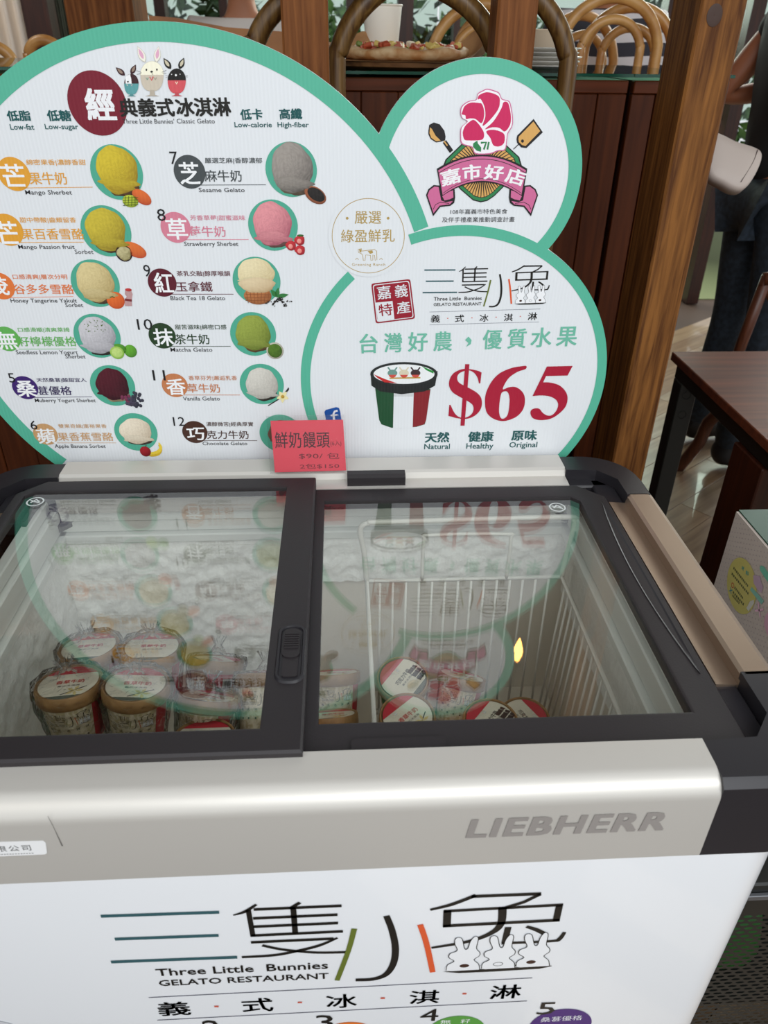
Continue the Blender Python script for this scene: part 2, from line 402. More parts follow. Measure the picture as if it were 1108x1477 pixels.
# dark inner corner brackets with the no-stacking mark
for sx in (1, -1):
    b = MB()
    def X(x): return x if sx > 0 else mirror(x)
    pts = [(X(.318), 1.046), (X(.345), 1.046), (X(.372), 1.036), (X(.378), 1.0), (X(.378), .958), (X(.384), .958), (X(.385), 1.06), (X(.318), 1.06)]
    nn = len(pts); zb = [.775, .765, .755, .75, .785, .785, .75, .775]
    vs = [(p[0], p[1], z) for p, z in zip(pts, zb)]+[(p[0], p[1], .829) for p in pts]
    b.add(vs, [(i, (i+1) % nn, nn+(i+1) % nn, nn+i) for i in range(nn)]+[tuple(nn+i for i in t) for t in tessellate_polygon([[Vector((p[0], p[1], 0)) for p in pts]])])
    fpart('corner_bracket', b, DARK, 35)

# lids
def lid(name, x0, x1, gx0, gx1, gy0, gy1, y0, y1, z, chamf, label=None):
    """frame of four mitred members with a lip, pane set 3 mm down"""
    b = MB(); c = chamf
    O = [(x0, y0), (x1, y0), (x1, y1-c if c > 0 else y1), (x1-c if c > 0 else x1, y1), (x0-c if c < 0 else x0, y1), (x0, y1+c if c < 0 else y1)]
    I = [(gx0, gy0), (gx1, gy0), (gx1, gy1), (gx1, gy1), (gx0, gy1), (gx0, gy1)]
    if c > 0: I[2] = (gx1, gy1-.012); I[3] = (gx1-.012, gy1)
    if c < 0: I[4] = (gx0+.012, gy1); I[5] = (gx0, gy1-.012)
    nn = 6; e = .0025
    def shrink(P, k):
        cx = (x0+x1)/2; cy = (y0+y1)/2
        return [(p[0]+(k if p[0] < cx else -k), p[1]+(k if p[1] < cy else -k)) for p in P]
    rings = [[(*p, z-.016) for p in O], [(*p, z-e) for p in O], [(*p, z) for p in shrink(O, e)], [(*p, z) for p in shrink(I, -.003)], [(*p, z-.0012) for p in I], [(*p, z-.016) for p in I]]
    vs = [v for r in rings for v in r]
    fs = [(k*nn+i, k*nn+(i+1) % nn, (k+1)*nn+(i+1) % nn, (k+1)*nn+i) for k in range(5) for i in range(nn)]
    fs += [(5*nn+i, 5*nn+(i+1) % nn, (i+1) % nn, i) for i in range(nn)]
    b.add(vs, fs); f = fpart(name, b, DARK, 25)
    if label: f['label'] = label
    g = MB(); g.box((gx0-.002, gy0-.002, z-.008), (gx1+.002, gy1+.002, z-.004))
    fpart('glass_pane', g, GLASS, False, f)
    return f
lidr = lid('sliding_lid', -.060, .403, -.0325, .3605, .546, .989, .502, 1.024, .838, .035)
lidl = lid('sliding_lid', mirror(.403)+.006, -.0455, -.474, -.0885, .5245, .998, .4935, 1.028, .858, -.035)
# leaf-shaped groove along the right lid's outer stile
for (xa, ya, sx) in ((.383, .77, 1), ):
    b = MB(); top = []; bot = []
    for i in range(21):
        t = i/20; y = .60+.37*t; w = .010*sin(pi*t)**.8
        top.append((.3915-w*1.35, y, .8384)); bot.append((.392+w*.15, y, .8384))
    mid = [(.3905-.004*sin(pi*i/20), .60+.37*i/20, .8384-.004*sin(pi*i/20)) for i in range(21)]
    vs = top+mid+bot; fs = [(k*21+i, k*21+i+1, (k+1)*21+i+1, (k+1)*21+i) for k in range(2) for i in range(20)]
    b.add([(v[0], v[1], v[2]+.0006) for v in vs], fs); fpart('grip_groove', b, DARK2, 'all', lidr)
# front grip of the right lid
a0 = on_z(507, 1086, .842); a1 = on_z(645, 1083, .842); a2 = on_z(515, 1067, .842)
b = MB(); pl = [(a0.x, a0.y-.004), (a1.x, a0.y-.004), (a1.x, a2.y-.003), (a1.x-.004, a2.y), (a0.x+.004, a2.y), (a0.x, a2.y-.003)]
b.prof(pl, 'z', .8375, .8435); fpart('lid_grip', b, DARK, 30, lidr)
# latch in the left lid's stile
c = on_z(420, 942, .858); lt = MB()
def oval(cx, cy, hx, hy, r, n=6): return rrect(cx-hx, cy-hy, cx+hx, cy+hy, r, n)
o1 = oval(c.x, c.y, .0165, .047, .0135); o2 = oval(c.x, c.y, .0125, .043, .0105); nn = len(o1)
lt.add([(x, y, .858) for x, y in o1]+[(x, y, .8605) for x, y in oval(c.x, c.y, .0150, .0455, .0125)]+[(x, y, .8605) for x, y in o2]+[(x, y, .8584) for x, y in oval(c.x, c.y, .0115, .042, .01)],
       [(k*nn+i, k*nn+(i+1) % nn, (k+1)*nn+(i+1) % nn, (k+1)*nn+i) for k in range(3) for i in range(nn)]+[tuple(3*nn+i for i in range(nn))])
latch = fpart('latch', lt, DARK2, 30, lidl)
b = MB(); b.prof(oval(c.x, c.y+.014, .0098, .024, .008), 'z', .8584, .8612)
for k in range(7): b.box((c.x-.008, c.y+.004+k*.0038, .861), (c.x+.008, c.y+.0058+k*.0038, .8625))
b.prof(oval(c.x, c.y-.022, .0085, .016, .003), 'z', .8584, .8598)
b.build('latch_slider', DARK, lidl, 30, FM)
# marks on the brackets (seen through the glass) and the badge, label and scratch of the front band
def fsheet(o, e1, e2): return Sheet(o, e1, e2)
for z_, c_ in (((51, 724), lidl), ((804, 732), lidr)):
    s = Sheet((0, 0, .8555 if c_ is lidl else .8355), (1, 0, 0), (0, 1, 0)); s.mb = MB(); u = s.px(z_)
    s.ring(u, .0125, .0022, (205, 210, 208)); s.stroke([(u[0]-.008, u[1]+.004), (u[0]+.008, u[1]-.004)], .0022, (205, 210, 208))
    s.stroke([(u[0]-.006, u[1]-.003), (u[0], u[1]+.006), (u[0]+.006, u[1]-.001)], .003, (205, 210, 208), .0001)
    s.mb.build('no_stacking_mark', GLOSSINK, c_, False, FM)
band = Sheet((0, .4448, 0), (1, 0, 0), (0, 0, 1)); band.d = .0003
band.mb = MB(); band.zoom(550, 1050, 1108, 1477, 1108, 848)
band.text('LIEBHERR', (241, 313), (808, 290), 49, (146, 140, 136), bold=.036, shear=.02, sp=1.12)
band.mb.build('brand_lettering', GLOSSINK, fz, False, FM)
band.mb = MB(); band.z = lambda x, y: (x, y)
band.ppoly([(-120, 1217), (62, 1212), (66, 1215), (68, 1230), (65, 1232), (-120, 1240)], (236, 236, 236))
band.text('有限公司', (-22, 1229), (46, 1226), 8, (60, 60, 60), d=.0002, sp=1.25)
for k in range(17): band.pstroke([(-18+k*4, 1232.5-k*.15), (-15.4+k*4, 1232.4-k*.15)], 1.6, (120, 120, 120), .0002)
band.mb.build('name_sticker', GLOSSINK, fz, False, FM)
band.mb = MB(); band.pstroke([(69, 1177), (78, 1194), (90, 1220)], [.8, .5, 1.6], (80, 76, 72)); band.mb.build('scratch', GLOSSINK, fz, False, FM)

# ---- printed front: shop logo, defined once, reused on the sign and the cups
front = Sheet((0, .4447, 0), (1, 0, 0), (0, 0, 1)); front.d = .0004
LOGO = []     # (kind, uv list, width(s), colour, level)
ZA = (130, 1270, 560, 1477, 1108, 533); ZB = (460, 1270, 860, 1477, 1108, 573)
BLK = (26, 24, 20); TEALD = (52, 92, 98)
def L(z, pts, w, col=BLK, sm=False, lev=0, closed=False):
    front.zoom(*z); uv = [front.px(p) for p in pts]; k = front.k(pts[0]); ws = [x*k for x in w] if isinstance(w, list) else w*k
    if sm: uv, ws = smooth2(uv, ws, closed)
    LOGO.append(('s', uv, ws, col, lev, closed))
def LP(z, pts, col, lev=0, sm=False):
    front.zoom(*z); uv = [front.px(p) for p in pts]
    if sm: uv, _ = smooth2(uv, 1, True)
    LOGO.append(('p', uv, 0, col, lev, True))
def LT(z, body, a, bb, h, col=BLK, bold=0):
    front.zoom(*z); LOGO.append(('t', [front.px(a), front.px(bb), front.px((a[0], a[1]-h))], bold, col, 0, body))
L(ZA, [(40, 132), (480, 117)], 19, TEALD); L(ZA, [(92, 217), (478, 203)], 19, TEALD); L(ZA, [(78, 302), (547, 284)], 19, TEALD)
L(ZA, [(532, 128), (575, 115), (618, 88)], [6, 16, 12], sm=True); L(ZA, [(588, 108), (606, 208)], 20)
L(ZA, [(742, 104), (780, 81)], 16); L(ZA, [(755, 100), (763, 196)], 22)
for a, c2 in (((608, 107), (935, 93)), ((606, 140), (920, 126)), ((606, 171), (922, 157)), ((600, 204), (940, 188))): L(ZA, [a, c2], 17)
L(ZA, [(598, 229), (905, 215)], 17); L(ZA, [(920, 212), (850, 241), (765, 262), (680, 277), (564, 284)], [10, 16, 16, 16, 14], sm=True); L(ZA, [(640, 240), (700, 253), (765, 261), (850, 267), (965, 265)], 15, sm=True)
L(ZA, [(982, 178), (960, 260), (918, 370)], [22, 20, 20], (104, 116, 44), True, 1)
L(ZB, [(270, 140), (293, 200), (306, 270), (298, 330), (268, 374), (215, 393), (147, 396)], [26, 28, 30, 30, 28, 24, 22], sm=True)
L(ZB, [(405, 175), (430, 250), (455, 365)], 24, (222, 92, 48), True, 1)
L(ZB, [(445, 116), (530, 95), (628, 58)], [14, 20, 20], sm=True); L(ZB, [(610, 63), (888, 52)], 20); L(ZB, [(886, 53), (820, 85), (745, 108)], 18)
L(ZB, [(514, 118), (511, 184)], 32); L(ZB, [(500, 122), (976, 96)], 18); L(ZB, [(962, 97), (948, 160)], 28); L(ZB, [(497, 181), (963, 157)], 20)
L(ZB, [(734, 104), (728, 170), (690, 208), (600, 242), (450, 268)], [34, 32, 26, 20, 14], sm=True)
L(ZB, [(757, 185), (742, 248)], 26); L(ZB, [(730, 250), (930, 241), (962, 232), (982, 205)], [16, 16, 20, 14], sm=True); L(ZB, [(830, 183), (870, 196), (910, 216)], [16, 22, 22], sm=True)
bun = [(508, 356), (514, 335), (540, 320), (520, 306), (524, 290), (552, 277), (543, 250), (545, 232), (558, 225), (573, 232), (582, 268), (594, 270), (606, 240), (624, 221), (637, 229), (630, 268), (643, 285), (640, 299), (620, 314), (638, 331), (642, 352)]
for k, (dx, dy) in enumerate(((0, 0), (141, -7), (279, -15))):
    P = [(x+dx, y+dy) for x, y in bun]
    LP(ZB, P+[(575+dx, 362+dy)], (240, 241, 243), 2, True); L(ZB, P, 3.2, BLK, True, 3)
    front.zoom(*ZB); cpt = front.px((581+dx*.955, 338+dy)); kk = front.k((581, 338))
    pts = [(cpt[0]+19*kk*cos(2*pi*i/20), cpt[1]+13*kk*sin(2*pi*i/20)) for i in range(20)]
    LOGO.append(('p', pts, 0, (62, 34, 24), 3, True) if k != 1 else ('s', pts, 2.6*kk, BLK, 3, True))
LP(ZB, [(495, 362), (570, 357), (700, 350), (850, 342), (930, 338), (930, 340), (880, 350), (700, 361), (560, 367)], BLK, 3)
LT(ZA, 'Three Little  Bunnies', (248, 354), (885, 326), 25, bold=.012); LT(ZA, 'GELATO RESTAURANT', (258, 391), (887, 363), 20, bold=.012)
front.zoom(*ZA); l0 = front.px((218, 434)); l2 = front.px((250, 518)); front.zoom(*ZB); l1 = front.px((853, 388)); l3 = front.px((832, 480))
LOGO.append(('s', [l0, l1], .0012, (60, 66, 90), 0, False)); LOGO.append(('s', [l2, l3], .0012, (60, 66, 90), 0, False))
LT(ZA, '義', (258, 503), (378, 498), 50, bold=.01); LT(ZA, '式', (568, 489), (683, 484), 50, bold=.01); LT(ZA, '冰', (880, 475), (992, 469), 50, bold=.01)
LT(ZB, '淇', (360, 493), (478, 488), 52, bold=.01); LT(ZB, '淋', (680, 474), (803, 468), 54, bold=.01)
for z, p in ((ZA, (470, 467)), (ZA, (780, 452)), (ZA, (1088, 436)), (ZB, (582, 451))): L(z, [(p[0]-8, p[1]), (p[0]+8, p[1])], 11, (205, 92, 70))
lu = [p[0] for e in LOGO for p in e[1]]; LU0, LU1 = min(lu), max(lu); lv = [p[1] for e in LOGO for p in e[1]]; LV0 = min(lv)
LW = LU1-LU0
def draw_logo(s, A, B, up=None, detail=True, lv=.00012):
    """A, B in sheet uv: where the logo's lower left and lower right corners go"""
    A = Vector(A); ex = (Vector(B)-A); ey = Vector((-ex.y, ex.x)); sc_ = ex.length
    def m(p): x = (p[0]-LU0)/LW; y = (p[1]-LV0)/LW; q = A+ex*x+ey*y; return (q.x, q.y)
    for e in LOGO:
        if e[0] == 't':
            if not detail and len(e[5]) > 5: continue
            a, b_, t = [Vector(m(p)) for p in e[1]]; x_ = b_-a; y_ = Vector((-x_.y, x_.x)).normalized()*(t-a).length
            vs, fs = text2d(e[5], e[2]); s.mb.add([s.pt(a.x+x_.x*x+y_.x*y, a.y+x_.y*x+y_.y*y) for x, y, _ in vs], fs, lin(e[3]))
        elif e[0] == 'p': s.poly([m(p) for p in e[1]], e[3], e[4]*lv)
        else:
            w = [x/LW*sc_ for x in e[2]] if isinstance(e[2], list) else e[2]/LW*sc_
            s.stroke([m(p) for p in e[1]], w, e[3], e[4]*lv, e[5])
    return m
front.mb = MB(); draw_logo(front, (LU0, LV0), (LU1, LV0)); front.mb.build('shop_logo', GLOSSINK, fz, False, FM)
def FB(): front.mb.build('flavour_print', GLOSSINK, fz, False, FM); front.mb = MB()
front.mb = MB(); front.zoom(*ZA)
front.text('2', (424, 572), (490, 569), 52, BLK, sp=1); FB(); front.text('3', (840, 551), (905, 548), 50, BLK)
def foval(z, p, rx, ry, col):
    front.zoom(*z); c_ = front.px(p); k = front.k(p); front.disc(c_, rx*k, col, .0001, ry=ry*k)
foval(ZA, (962, 588), 112, 128, (228, 118, 42)); FB(); front.zoom(*ZB)
front.text('4', (403, 561), (475, 558), 46, BLK)
foval(ZB, (548, 604), 116, 128, (92, 160, 68)); front.zoom(*ZB)
front.text('無', (484, 572), (527, 570), 17, (235, 240, 235), .0003); front.text('籽', (565, 569), (604, 567), 17, (235, 240, 235), .0003); FB(); front.text('5', (868, 534), (938, 531), 46, BLK); foval(ZB, (964, 578), 122, 128, (72, 34, 118)); front.zoom(*ZB); front.text('桑葚優格', (884, 564), (1050, 554), 19, (235, 235, 240), .0003)
FB(); foval(ZA, (-345, 590), 130, 150, (206, 208, 212))
front.mb.build('flavour_print', GLOSSINK, fz, False, FM)

# ------------------------------------------------------------------ gelato menu sign
PH, PS = R(-2.30468), R(-.982562)
P_O = Vector((0, 1.1, CZ)); PE1 = Vector((cos(PS), sin(PS), 0)); PE2 = Vector((-sin(PH)*sin(PS), sin(PH)*cos(PS), cos(PH)))
S = Sheet(P_O, PE1, PE2); S.d = .0004
V0 = S.px((445, 667))[1]
sg = thing('menu_sign', 'white cloud-shaped gelato menu board with green border standing on the freezer rim', 'sign', S.o+S.e1*.0+S.e2*V0)
GM = off(sg)
def fitc(pts):
    import numpy as np
    P = np.array([S.px(p) for p in pts]); A = np.c_[2*P, np.ones(len(P))]; x = np.linalg.lstsq(A, (P**2).sum(1), rcond=None)[0]
    return (float(x[0]), float(x[1])), float(math.sqrt(x[2]+x[0]**2+x[1]**2))
C1, R1 = fitc([(0, 113.7), (35, 84), (103, 48.7), (190, 30.3), (275, 32), (342.5, 50), (410, 78.5), (480, 127), (549, 200), (0, 593), (34.5, 634.7), (71.4, 666)])
C2, R2 = fitc([(589, 120), (630, 95), (675, 85.5), (720, 88), (770, 105), (815, 147), (838, 190), (840, 225), (825, 290), (794, 361), (552, 196)])
C3, R3 = fitc([(442, 530), (440.5, 500), (446, 470), (463, 427), (500, 384), (588, 345), (640, 331), (700, 328), (760, 340), (820, 380), (858, 440), (874, 510), (870, 560), (850, 610), (823, 656)])
print('circles', C1, R1, C2, R2, C3, R3)
p0 = S.px((600, 344)); out = []
for i in range(360):
    t = 2*pi*i/360; d = Vector((cos(t), sin(t))); best = 0
    for c_, r_ in ((C1, R1), (C2, R2), (C3, R3)):
        m_ = Vector(p0)-Vector(c_); bq = m_.dot(d); cq = m_.dot(m_)-r_*r_; D_ = bq*bq-cq
        if D_ > 0: best = max(best, -bq+math.sqrt(D_))
    if p0[1]+d.y*best < V0: best = (V0-p0[1])/d.y
    out.append((p0[0]+d.x*best, p0[1]+d.y*best))
b = MB(); nn = len(out); fr = [S.o+S.e1*u+S.e2*v for u, v in out]; bk = [p-S.n*.005 for p in fr]
b.add(fr+bk, [(i, nn+i, nn+(i+1) % nn, (i+1) % nn) for i in range(nn)]+[tuple(t) for t in tessellate_polygon([[Vector((u, v, 0)) for u, v in out]])]+[tuple(nn+i for i in reversed(t)) for t in tessellate_polygon([[Vector((u, v, 0)) for u, v in out]])], lin((226, 229, 232)))
b.build('board', INK, sg, False, GM)
def newpart(name):
    S.mb = MB(); S.z = lambda x, y: (x, y)
    return name
def done(name, parent=sg): return S.mb.build(name, INK, parent, False, GM)
WB = (226, 229, 232)
newpart('border'); BW = S.px((690, 327))[1]-S.px((690, 342.5))[1]; B1 = .0212
def clipring(c_, r_, w, keep, d):
    n = 300; run = []; P_ = lambda i: (c_[0]+(r_-w/2)*cos(2*pi*i/n), c_[1]+(r_-w/2)*sin(2*pi*i/n)); i0 = next(i for i in range(n) if not keep(P_(i)))
    for i in range(i0, i0+n+1):
        t = 2*pi*i/n; p = (c_[0]+(r_-w/2)*cos(t), c_[1]+(r_-w/2)*sin(t))
        if keep(p): run.append(p)
        else:
            if len(run) > 1: S.stroke(run, w, TEAL, d)
            run = []
def ins(p, c_, r_): return math.hypot(p[0]-c_[0], p[1]-c_[1]) < r_
GC = (.0349*1.1, -.213516*1.1); GR = .0466178*1.1
clipring(C1, R1, B1, lambda p: p[1] > V0 and not ins(p, C3, R3-.004), 0)
clipring(C2, R2, B1*.86, lambda p: not ins(p, C1, R1-.010) and not ins(p, C3, R3-.006), .00005)
clipring(C3, R3, BW, lambda p: p[1] > V0 and not ins(p, GC, GR*1.13), .0001)
done('border')

def blob(cx, cy, rx, ry, col, col2=None, rot=0, d=.0003, irr=0, seed=0, n=22, nr=4, light=(-.4, .6), grain=0):
    """printed shaded shape, in sheet units"""
    rnd = random.Random(seed); c1 = lin(col); c2 = lin(col2) if col2 else tuple(v*.55 for v in c1[:3])+(1,)
    ph = [rnd.uniform(0, 6.28) for _ in range(4)]; vs = []; cs = []
    for k in range(nr+1):
        for i in range(n):
            t = 2*pi*i/n; q = k/nr
            rr = q*(1+irr*(sin(3*t+ph[0])*.5+sin(5*t+ph[1])*.35+sin(9*t+ph[2])*.25)*q)
            x = rx*rr*cos(t); y = ry*rr*sin(t)
            vs.append(S.pt(cx+x*cos(rot)-y*sin(rot), cy+x*sin(rot)+y*cos(rot), d))
            nx, ny = q*cos(t), q*sin(t); nz = math.sqrt(max(0, 1-q*q)); sh = max(0, min(1, .45+.55*(nx*light[0]+ny*light[1])+.3*nz))
            sh = max(0, min(1, sh+rnd.uniform(-grain, grain)))
            cs.append(tuple(c2[j]*(1-sh)+c1[j]*sh for j in range(3))+(1,))
    fs = [(k*n+i, k*n+(i+1) % n, (k+1)*n+(i+1) % n, (k+1)*n+i) for k in range(nr) for i in range(n)]
    S.mb.add(vs, fs, cs)
def pb(x, y, rx, ry, *a, **k):   # blob given in crop pixels
    c_ = S.px((x, y)); kx = S.k((x, y)); q = S.px((x, y-10)); ky = abs(q[1]-c_[1])/10; blob(c_[0], c_[1], rx*kx, ry*ky, *a, **k)

Z1 = (0, 20, 280, 360, 1108, 1345); Z2 = (200, 20, 500, 360, 1108, 1256); Z3 = (0, 340, 250, 680, 1086, 1477); Z4 = (200, 340, 500, 690, 1108, 1293)
Z5 = (470, 80, 850, 400, 1108, 933); Z6 = (430, 340, 890, 680, 1108, 819); ZE = (600, 120, 790, 330, 1108, 1225); ZL = (590, 370, 800, 480, 1108, 580); ZR = (150, 50, 290, 150, 1108, 791); ZD = (640, 510, 840, 620, 1108, 609)
GRN = (20, 84, 84)
# heading
newpart('heading'); S.zoom(*Z1)
c_ = S.px((556, 512)); S.disc(c_, .0368, (120, 22, 42), .0001)
S.text('經', (505, 607), (672, 607), 180, (240, 240, 242), .0003, bold=.03)
S.zoom(*Z2); ex = 0
for ch, x0, x1 in (('典', None, None),): pass
S.zoom(*Z1); S.text('典義式', (690, 588), (1003, 586), 104, BLK, .0003, bold=.03); S.zoom(*Z2); S.text('冰淇淋', (205, 548), (497, 545), 100, BLK, .0003, bold=.03)
S.zoom(*Z1); S.text("Three Little Bunnies'", (702, 626), (997, 626), 26, (40, 40, 45)); S.zoom(*Z2); S.text('Classic Gelato', (205, 583), (407, 583), 24, (40, 40, 45))
S.zoom(*Z1); S.text('低脂', (48, 612), (182, 610), 58, GRN, bold=.03); S.text('Low-fat', (62, 660), (198, 660), 30, GRN, bold=.012)
S.text('低糖', (276, 612), (412, 612), 62, GRN, bold=.03); S.text('Low-sugar', (260, 657), (450, 657), 28, GRN, bold=.012)
S.zoom(*Z2); S.text('低卡', (545, 566), (663, 562), 58, GRN, bold=.03); S.text('Low-calorie', (512, 603), (711, 603), 26, GRN, bold=.012)
S.text('高纖', (752, 563), (873, 561), 58, GRN, bold=.03); S.text('High-fiber', (741, 603), (907, 603), 26, GRN, bold=.012)
done('heading')
# three rabbits in sundae glasses
def petal(x, y, x2, y2, w, col, d, z=None):
    n = 12; L_ = math.hypot(x2-x, y2-y); ux, uy = (x2-x)/L_, (y2-y)/L_; P = []
    for i in range(n+1): t = i/n; q = w*sin(pi*t**.8); P.append((x+ux*L_*t-uy*q, y+uy*L_*t+ux*q))
    for i in range(n-1, 0, -1): t = i/n; q = w*sin(pi*t**.8); P.append((x+ux*L_*t+uy*q, y+uy*L_*t-ux*q))
    S.ppoly(P, col, d)
newpart('rabbit_print'); S.zoom(*ZR)
def ell(x, y, rx, ry, a0, a1, col, d, n=24): S.ppoly([(x+rx*cos(R(a0+(a1-a0)*i/n)), y-ry*sin(R(a0+(a1-a0)*i/n))) for i in range(n+1)], col, d)
def rabbit(cx, cy, rx, ry, head, cup, ears, ew, earc, inner, cupb, foot, outline=None, d=.0001):
    for (a, b_) in ears:
        petal(*a, *b_, ew, outline or earc, d); petal(a[0]*.95+b_[0]*.05, a[1]*.95+b_[1]*.05, b_[0]*.97+a[0]*.03, b_[1]*.97+a[1]*.03, ew-4, earc, d+.0001)
        petal(a[0]*.78+b_[0]*.22, a[1]*.78+b_[1]*.22, b_[0]*.86+a[0]*.14, b_[1]*.86+a[1]*.14, ew*.5, inner, d+.0002)
    if outline: ell(cx, cy, rx+3, ry+3, 0, 180, outline, d+.00015)
    ell(cx, cy, rx, ry, 0, 180, head, d+.0002)
    yc = cy; P = [(cx-rx, yc)]+[(cx-rx*cos(R(90*i/10))**.7, yc+cupb*sin(R(90*i/10))) for i in range(1, 10)]+[(cx+rx*.12, yc+cupb)]
    P += [(cx+rx*cos(R(90*i/10))**.7, yc+cupb*sin(R(90*i/10))) for i in range(9, 0, -1)]+[(cx+rx, yc)]
    S.ppoly(P, cup, d+.0003)
    S.ppoly([(cx-rx*.16, yc+cupb*.93), (cx+rx*.2, yc+cupb*.93), (cx+rx*.25, foot-14), (cx+rx*.65, foot), (cx-rx*.6, foot), (cx-rx*.2, foot-14)], tuple(int(v*.9) for v in cup), d+.0004)
rabbit(315, 558, 82, 112, (60, 28, 34), (92, 158, 160), (((240, 465), (135, 372)), ((310, 450), (365, 340))), 30, (60, 28, 34), (150, 128, 112), 125, 702)
S.ppoly([(248, 558), (246, 500), (262, 455), (296, 440), (312, 500), (318, 558)], (244, 244, 244), .00035)
S.pstroke([(258, 470), (300, 446)], 10, (244, 244, 244), .00035)
ell(275, 536, 11, 9, 0, 360, BLK, .0005); ell(545, 300, 1, 1, 0, 360, BLK, .0001)
rabbit(550, 458, 132, 155, (250, 246, 222), (206, 194, 176), (((472, 318), (383, 130)), ((598, 318), (625, 130))), 40, (244, 240, 226), (226, 170, 196), 185, 700, (190, 184, 170))
ell(486, 400, 9, 13, 0, 360, BLK, .0005); ell(606, 398, 9, 13, 0, 360, BLK, .0005); ell(546, 422, 15, 11, 0, 360, BLK, .0005); S.pstroke([(546, 428), (552, 448), (562, 456)], 4, BLK, .0005)
for a, b_ in (((372, 408), (430, 430)), ((378, 452), (430, 442)), ((662, 428), (715, 405)), ((668, 436), (712, 440))): S.pstroke([a, b_], 3.5, (90, 90, 90), .0005)
rabbit(832, 520, 104, 135, (18, 16, 14), (212, 84, 92), (((765, 392), (680, 265)), ((862, 392), (915, 262))), 34, (18, 16, 14), (206, 196, 170), 150, 700)
ell(774, 452, 6, 6, 0, 360, (220, 220, 220), .0005); ell(870, 450, 6, 6, 0, 360, (220, 220, 220), .0005); ell(823, 462, 12, 12, 0, 360, (240, 240, 240), .0005)
for a, b_ in (((705, 462), (735, 470)), ((705, 490), (735, 482)), ((930, 470), (960, 462)), ((932, 480), (962, 482))): S.pstroke([a, b_], 3, (120, 120, 120), .0005)
def heart(x, y, s, col, d=.0006): S.pstroke([(x-s, y-s), (x, y+s), (x+s, y-s*1.1)], s*.7, col, d)
for a in ((545, 500, 20, (208, 82, 88)), (495, 502, 13, (92, 150, 130)), (588, 502, 13, (150, 150, 130)), (830, 550, 13, (245, 225, 200)), (268, 574, 8, (230, 220, 200)), (318, 574, 8, (220, 180, 180))): heart(*a)
done('rabbit_print')

# twelve flavours
TEALP = (78, 168, 142); RAD = .0312204*1.1
FC = [(-.3546, -.1523), (-.3224, -.2254), (-.32241*1.1, -.27449*1.1), (-.33428*1.1, -.346347*1.1), (-.327113*1.1, -.41984*1.1), (-.307157*1.1, -.494255*1.1),
      (-.059016*1.1, -.13494*1.1), (-.085664*1.1, -.200347*1.1), (-.112024*1.1, -.270431*1.1), (-.122743*1.1, -.343846*1.1), (-.11666*1.1, -.418255*1.1), (-.10, -.54)]
S.zoom(*Z1); FC[0] = (-.269485*1.1-.0, -.13842*1.1); FC[0] = (S.px((667, 905))[0], S.px((667, 905))[1]); FC[1] = S.px((606, 1240))
S.z = lambda x, y: (x, y); FC[11] = S.px((405, 625))
# fit results map: entries 3..6 and 7..11
FC[2] = (-.32240987*1.1, -.27448612*1.1); FC[3] = (-.33427943*1.1, -.34634676*1.1); FC[4] = (-.32711349*1.1, -.41983878*1.1); FC[5] = (-.30715716*1.1, -.49425480*1.1)
def scoop(c_, rx, ry, col, dark, cone, seed, dx=0, dy=0, layered=False):
    cx, cy = c_[0]+dx, c_[1]+dy
    blob(cx+rx*.15, cy-ry*.72, rx*.75, ry*.38, cone, tuple(int(v*.5) for v in cone), 0, .0002, .12, seed+3, 26, 4, grain=.2)
    blob(cx, cy, rx, ry, col, dark, 0, .0003, .05, seed, 48, 18, light=(-.5, .65), grain=.15)
    blob(cx+rx*.02, cy-ry*.60, rx*.93, ry*.26, tuple(int(v*.93) for v in col), dark, R(-4), .00035, .22, seed+1, 40, 7, light=(-.3, .5), grain=.16)
E7 = []
def entry(k, z, num, npos, dcol, tcol, dpos, dr, big, bb, slog, sb, title, tb, line, eng, sc_):
    newpart('menu_entry'); S.zoom(*z)
    c_ = S.px(dpos); S.disc(c_, dr*S.k(dpos), dcol, .0001)
    if num: S.text(num, (npos[0], npos[1]), (npos[2], npos[1]), npos[3], (25, 25, 28), .0004)
    S.text(big, (bb[0], bb[1]), (bb[2], bb[1]), bb[3], (242, 243, 244), .0003, bold=.018)
    S.text(slog, (sb[0], sb[1]), (sb[2], sb[1]), sb[3], tcol, .0002, bold=.007)
    S.text(title, (tb[0], tb[1]), (tb[2], tb[4] if len(tb) > 4 else tb[1]), tb[3], tcol, .0002, bold=.008)
    S.pstroke([(line[0], line[1]), (line[2], line[3])], 3, tcol, .0001)
    for e in eng: S.text(e[0], (e[1], e[2]), (e[3], e[2]), e[4], (30, 30, 34), bold=.003)
    o = done('menu_entry')
    S.mb = MB(); f = FC[k-1]; S.disc(f, RAD, TEALP, .0001); scoop(f, *sc_); return o
def fin(o, name='flavour_picture'): S.mb.build(name, INK, o, False, GM)
OR = (226, 160, 52)
o = entry(1, Z1, '1', (-38, 880, -18, 80), OR, OR, (80, 914), 92, '芒', (28, 985, 160, 125), '綿密果香|濃醇香甜', (155, 867, 493, 36), '果牛奶', (175, 974, 388, 70), (105, 993, 530, 988), [('Mango Sherbet', 148, 1030, 413, 24)],
          (.027, .030, (214, 190, 52), (140, 112, 22), (110, 74, 40), 1, .001, .003)); S.zoom(*Z1)
pb(745, 1068, 45, 36, (190, 205, 60), (120, 140, 30)); pb(810, 1045, 58, 38, (226, 112, 50), (170, 60, 35), rot=R(-35))
for i in range(4): S.pstroke([(718+i*18, 1040), (712+i*20, 1096)], 3, (70, 90, 20), .0005); S.pstroke([(702, 1050+i*14), (790, 1046+i*14)], 3, (70, 90, 20), .0005)
fin(o)
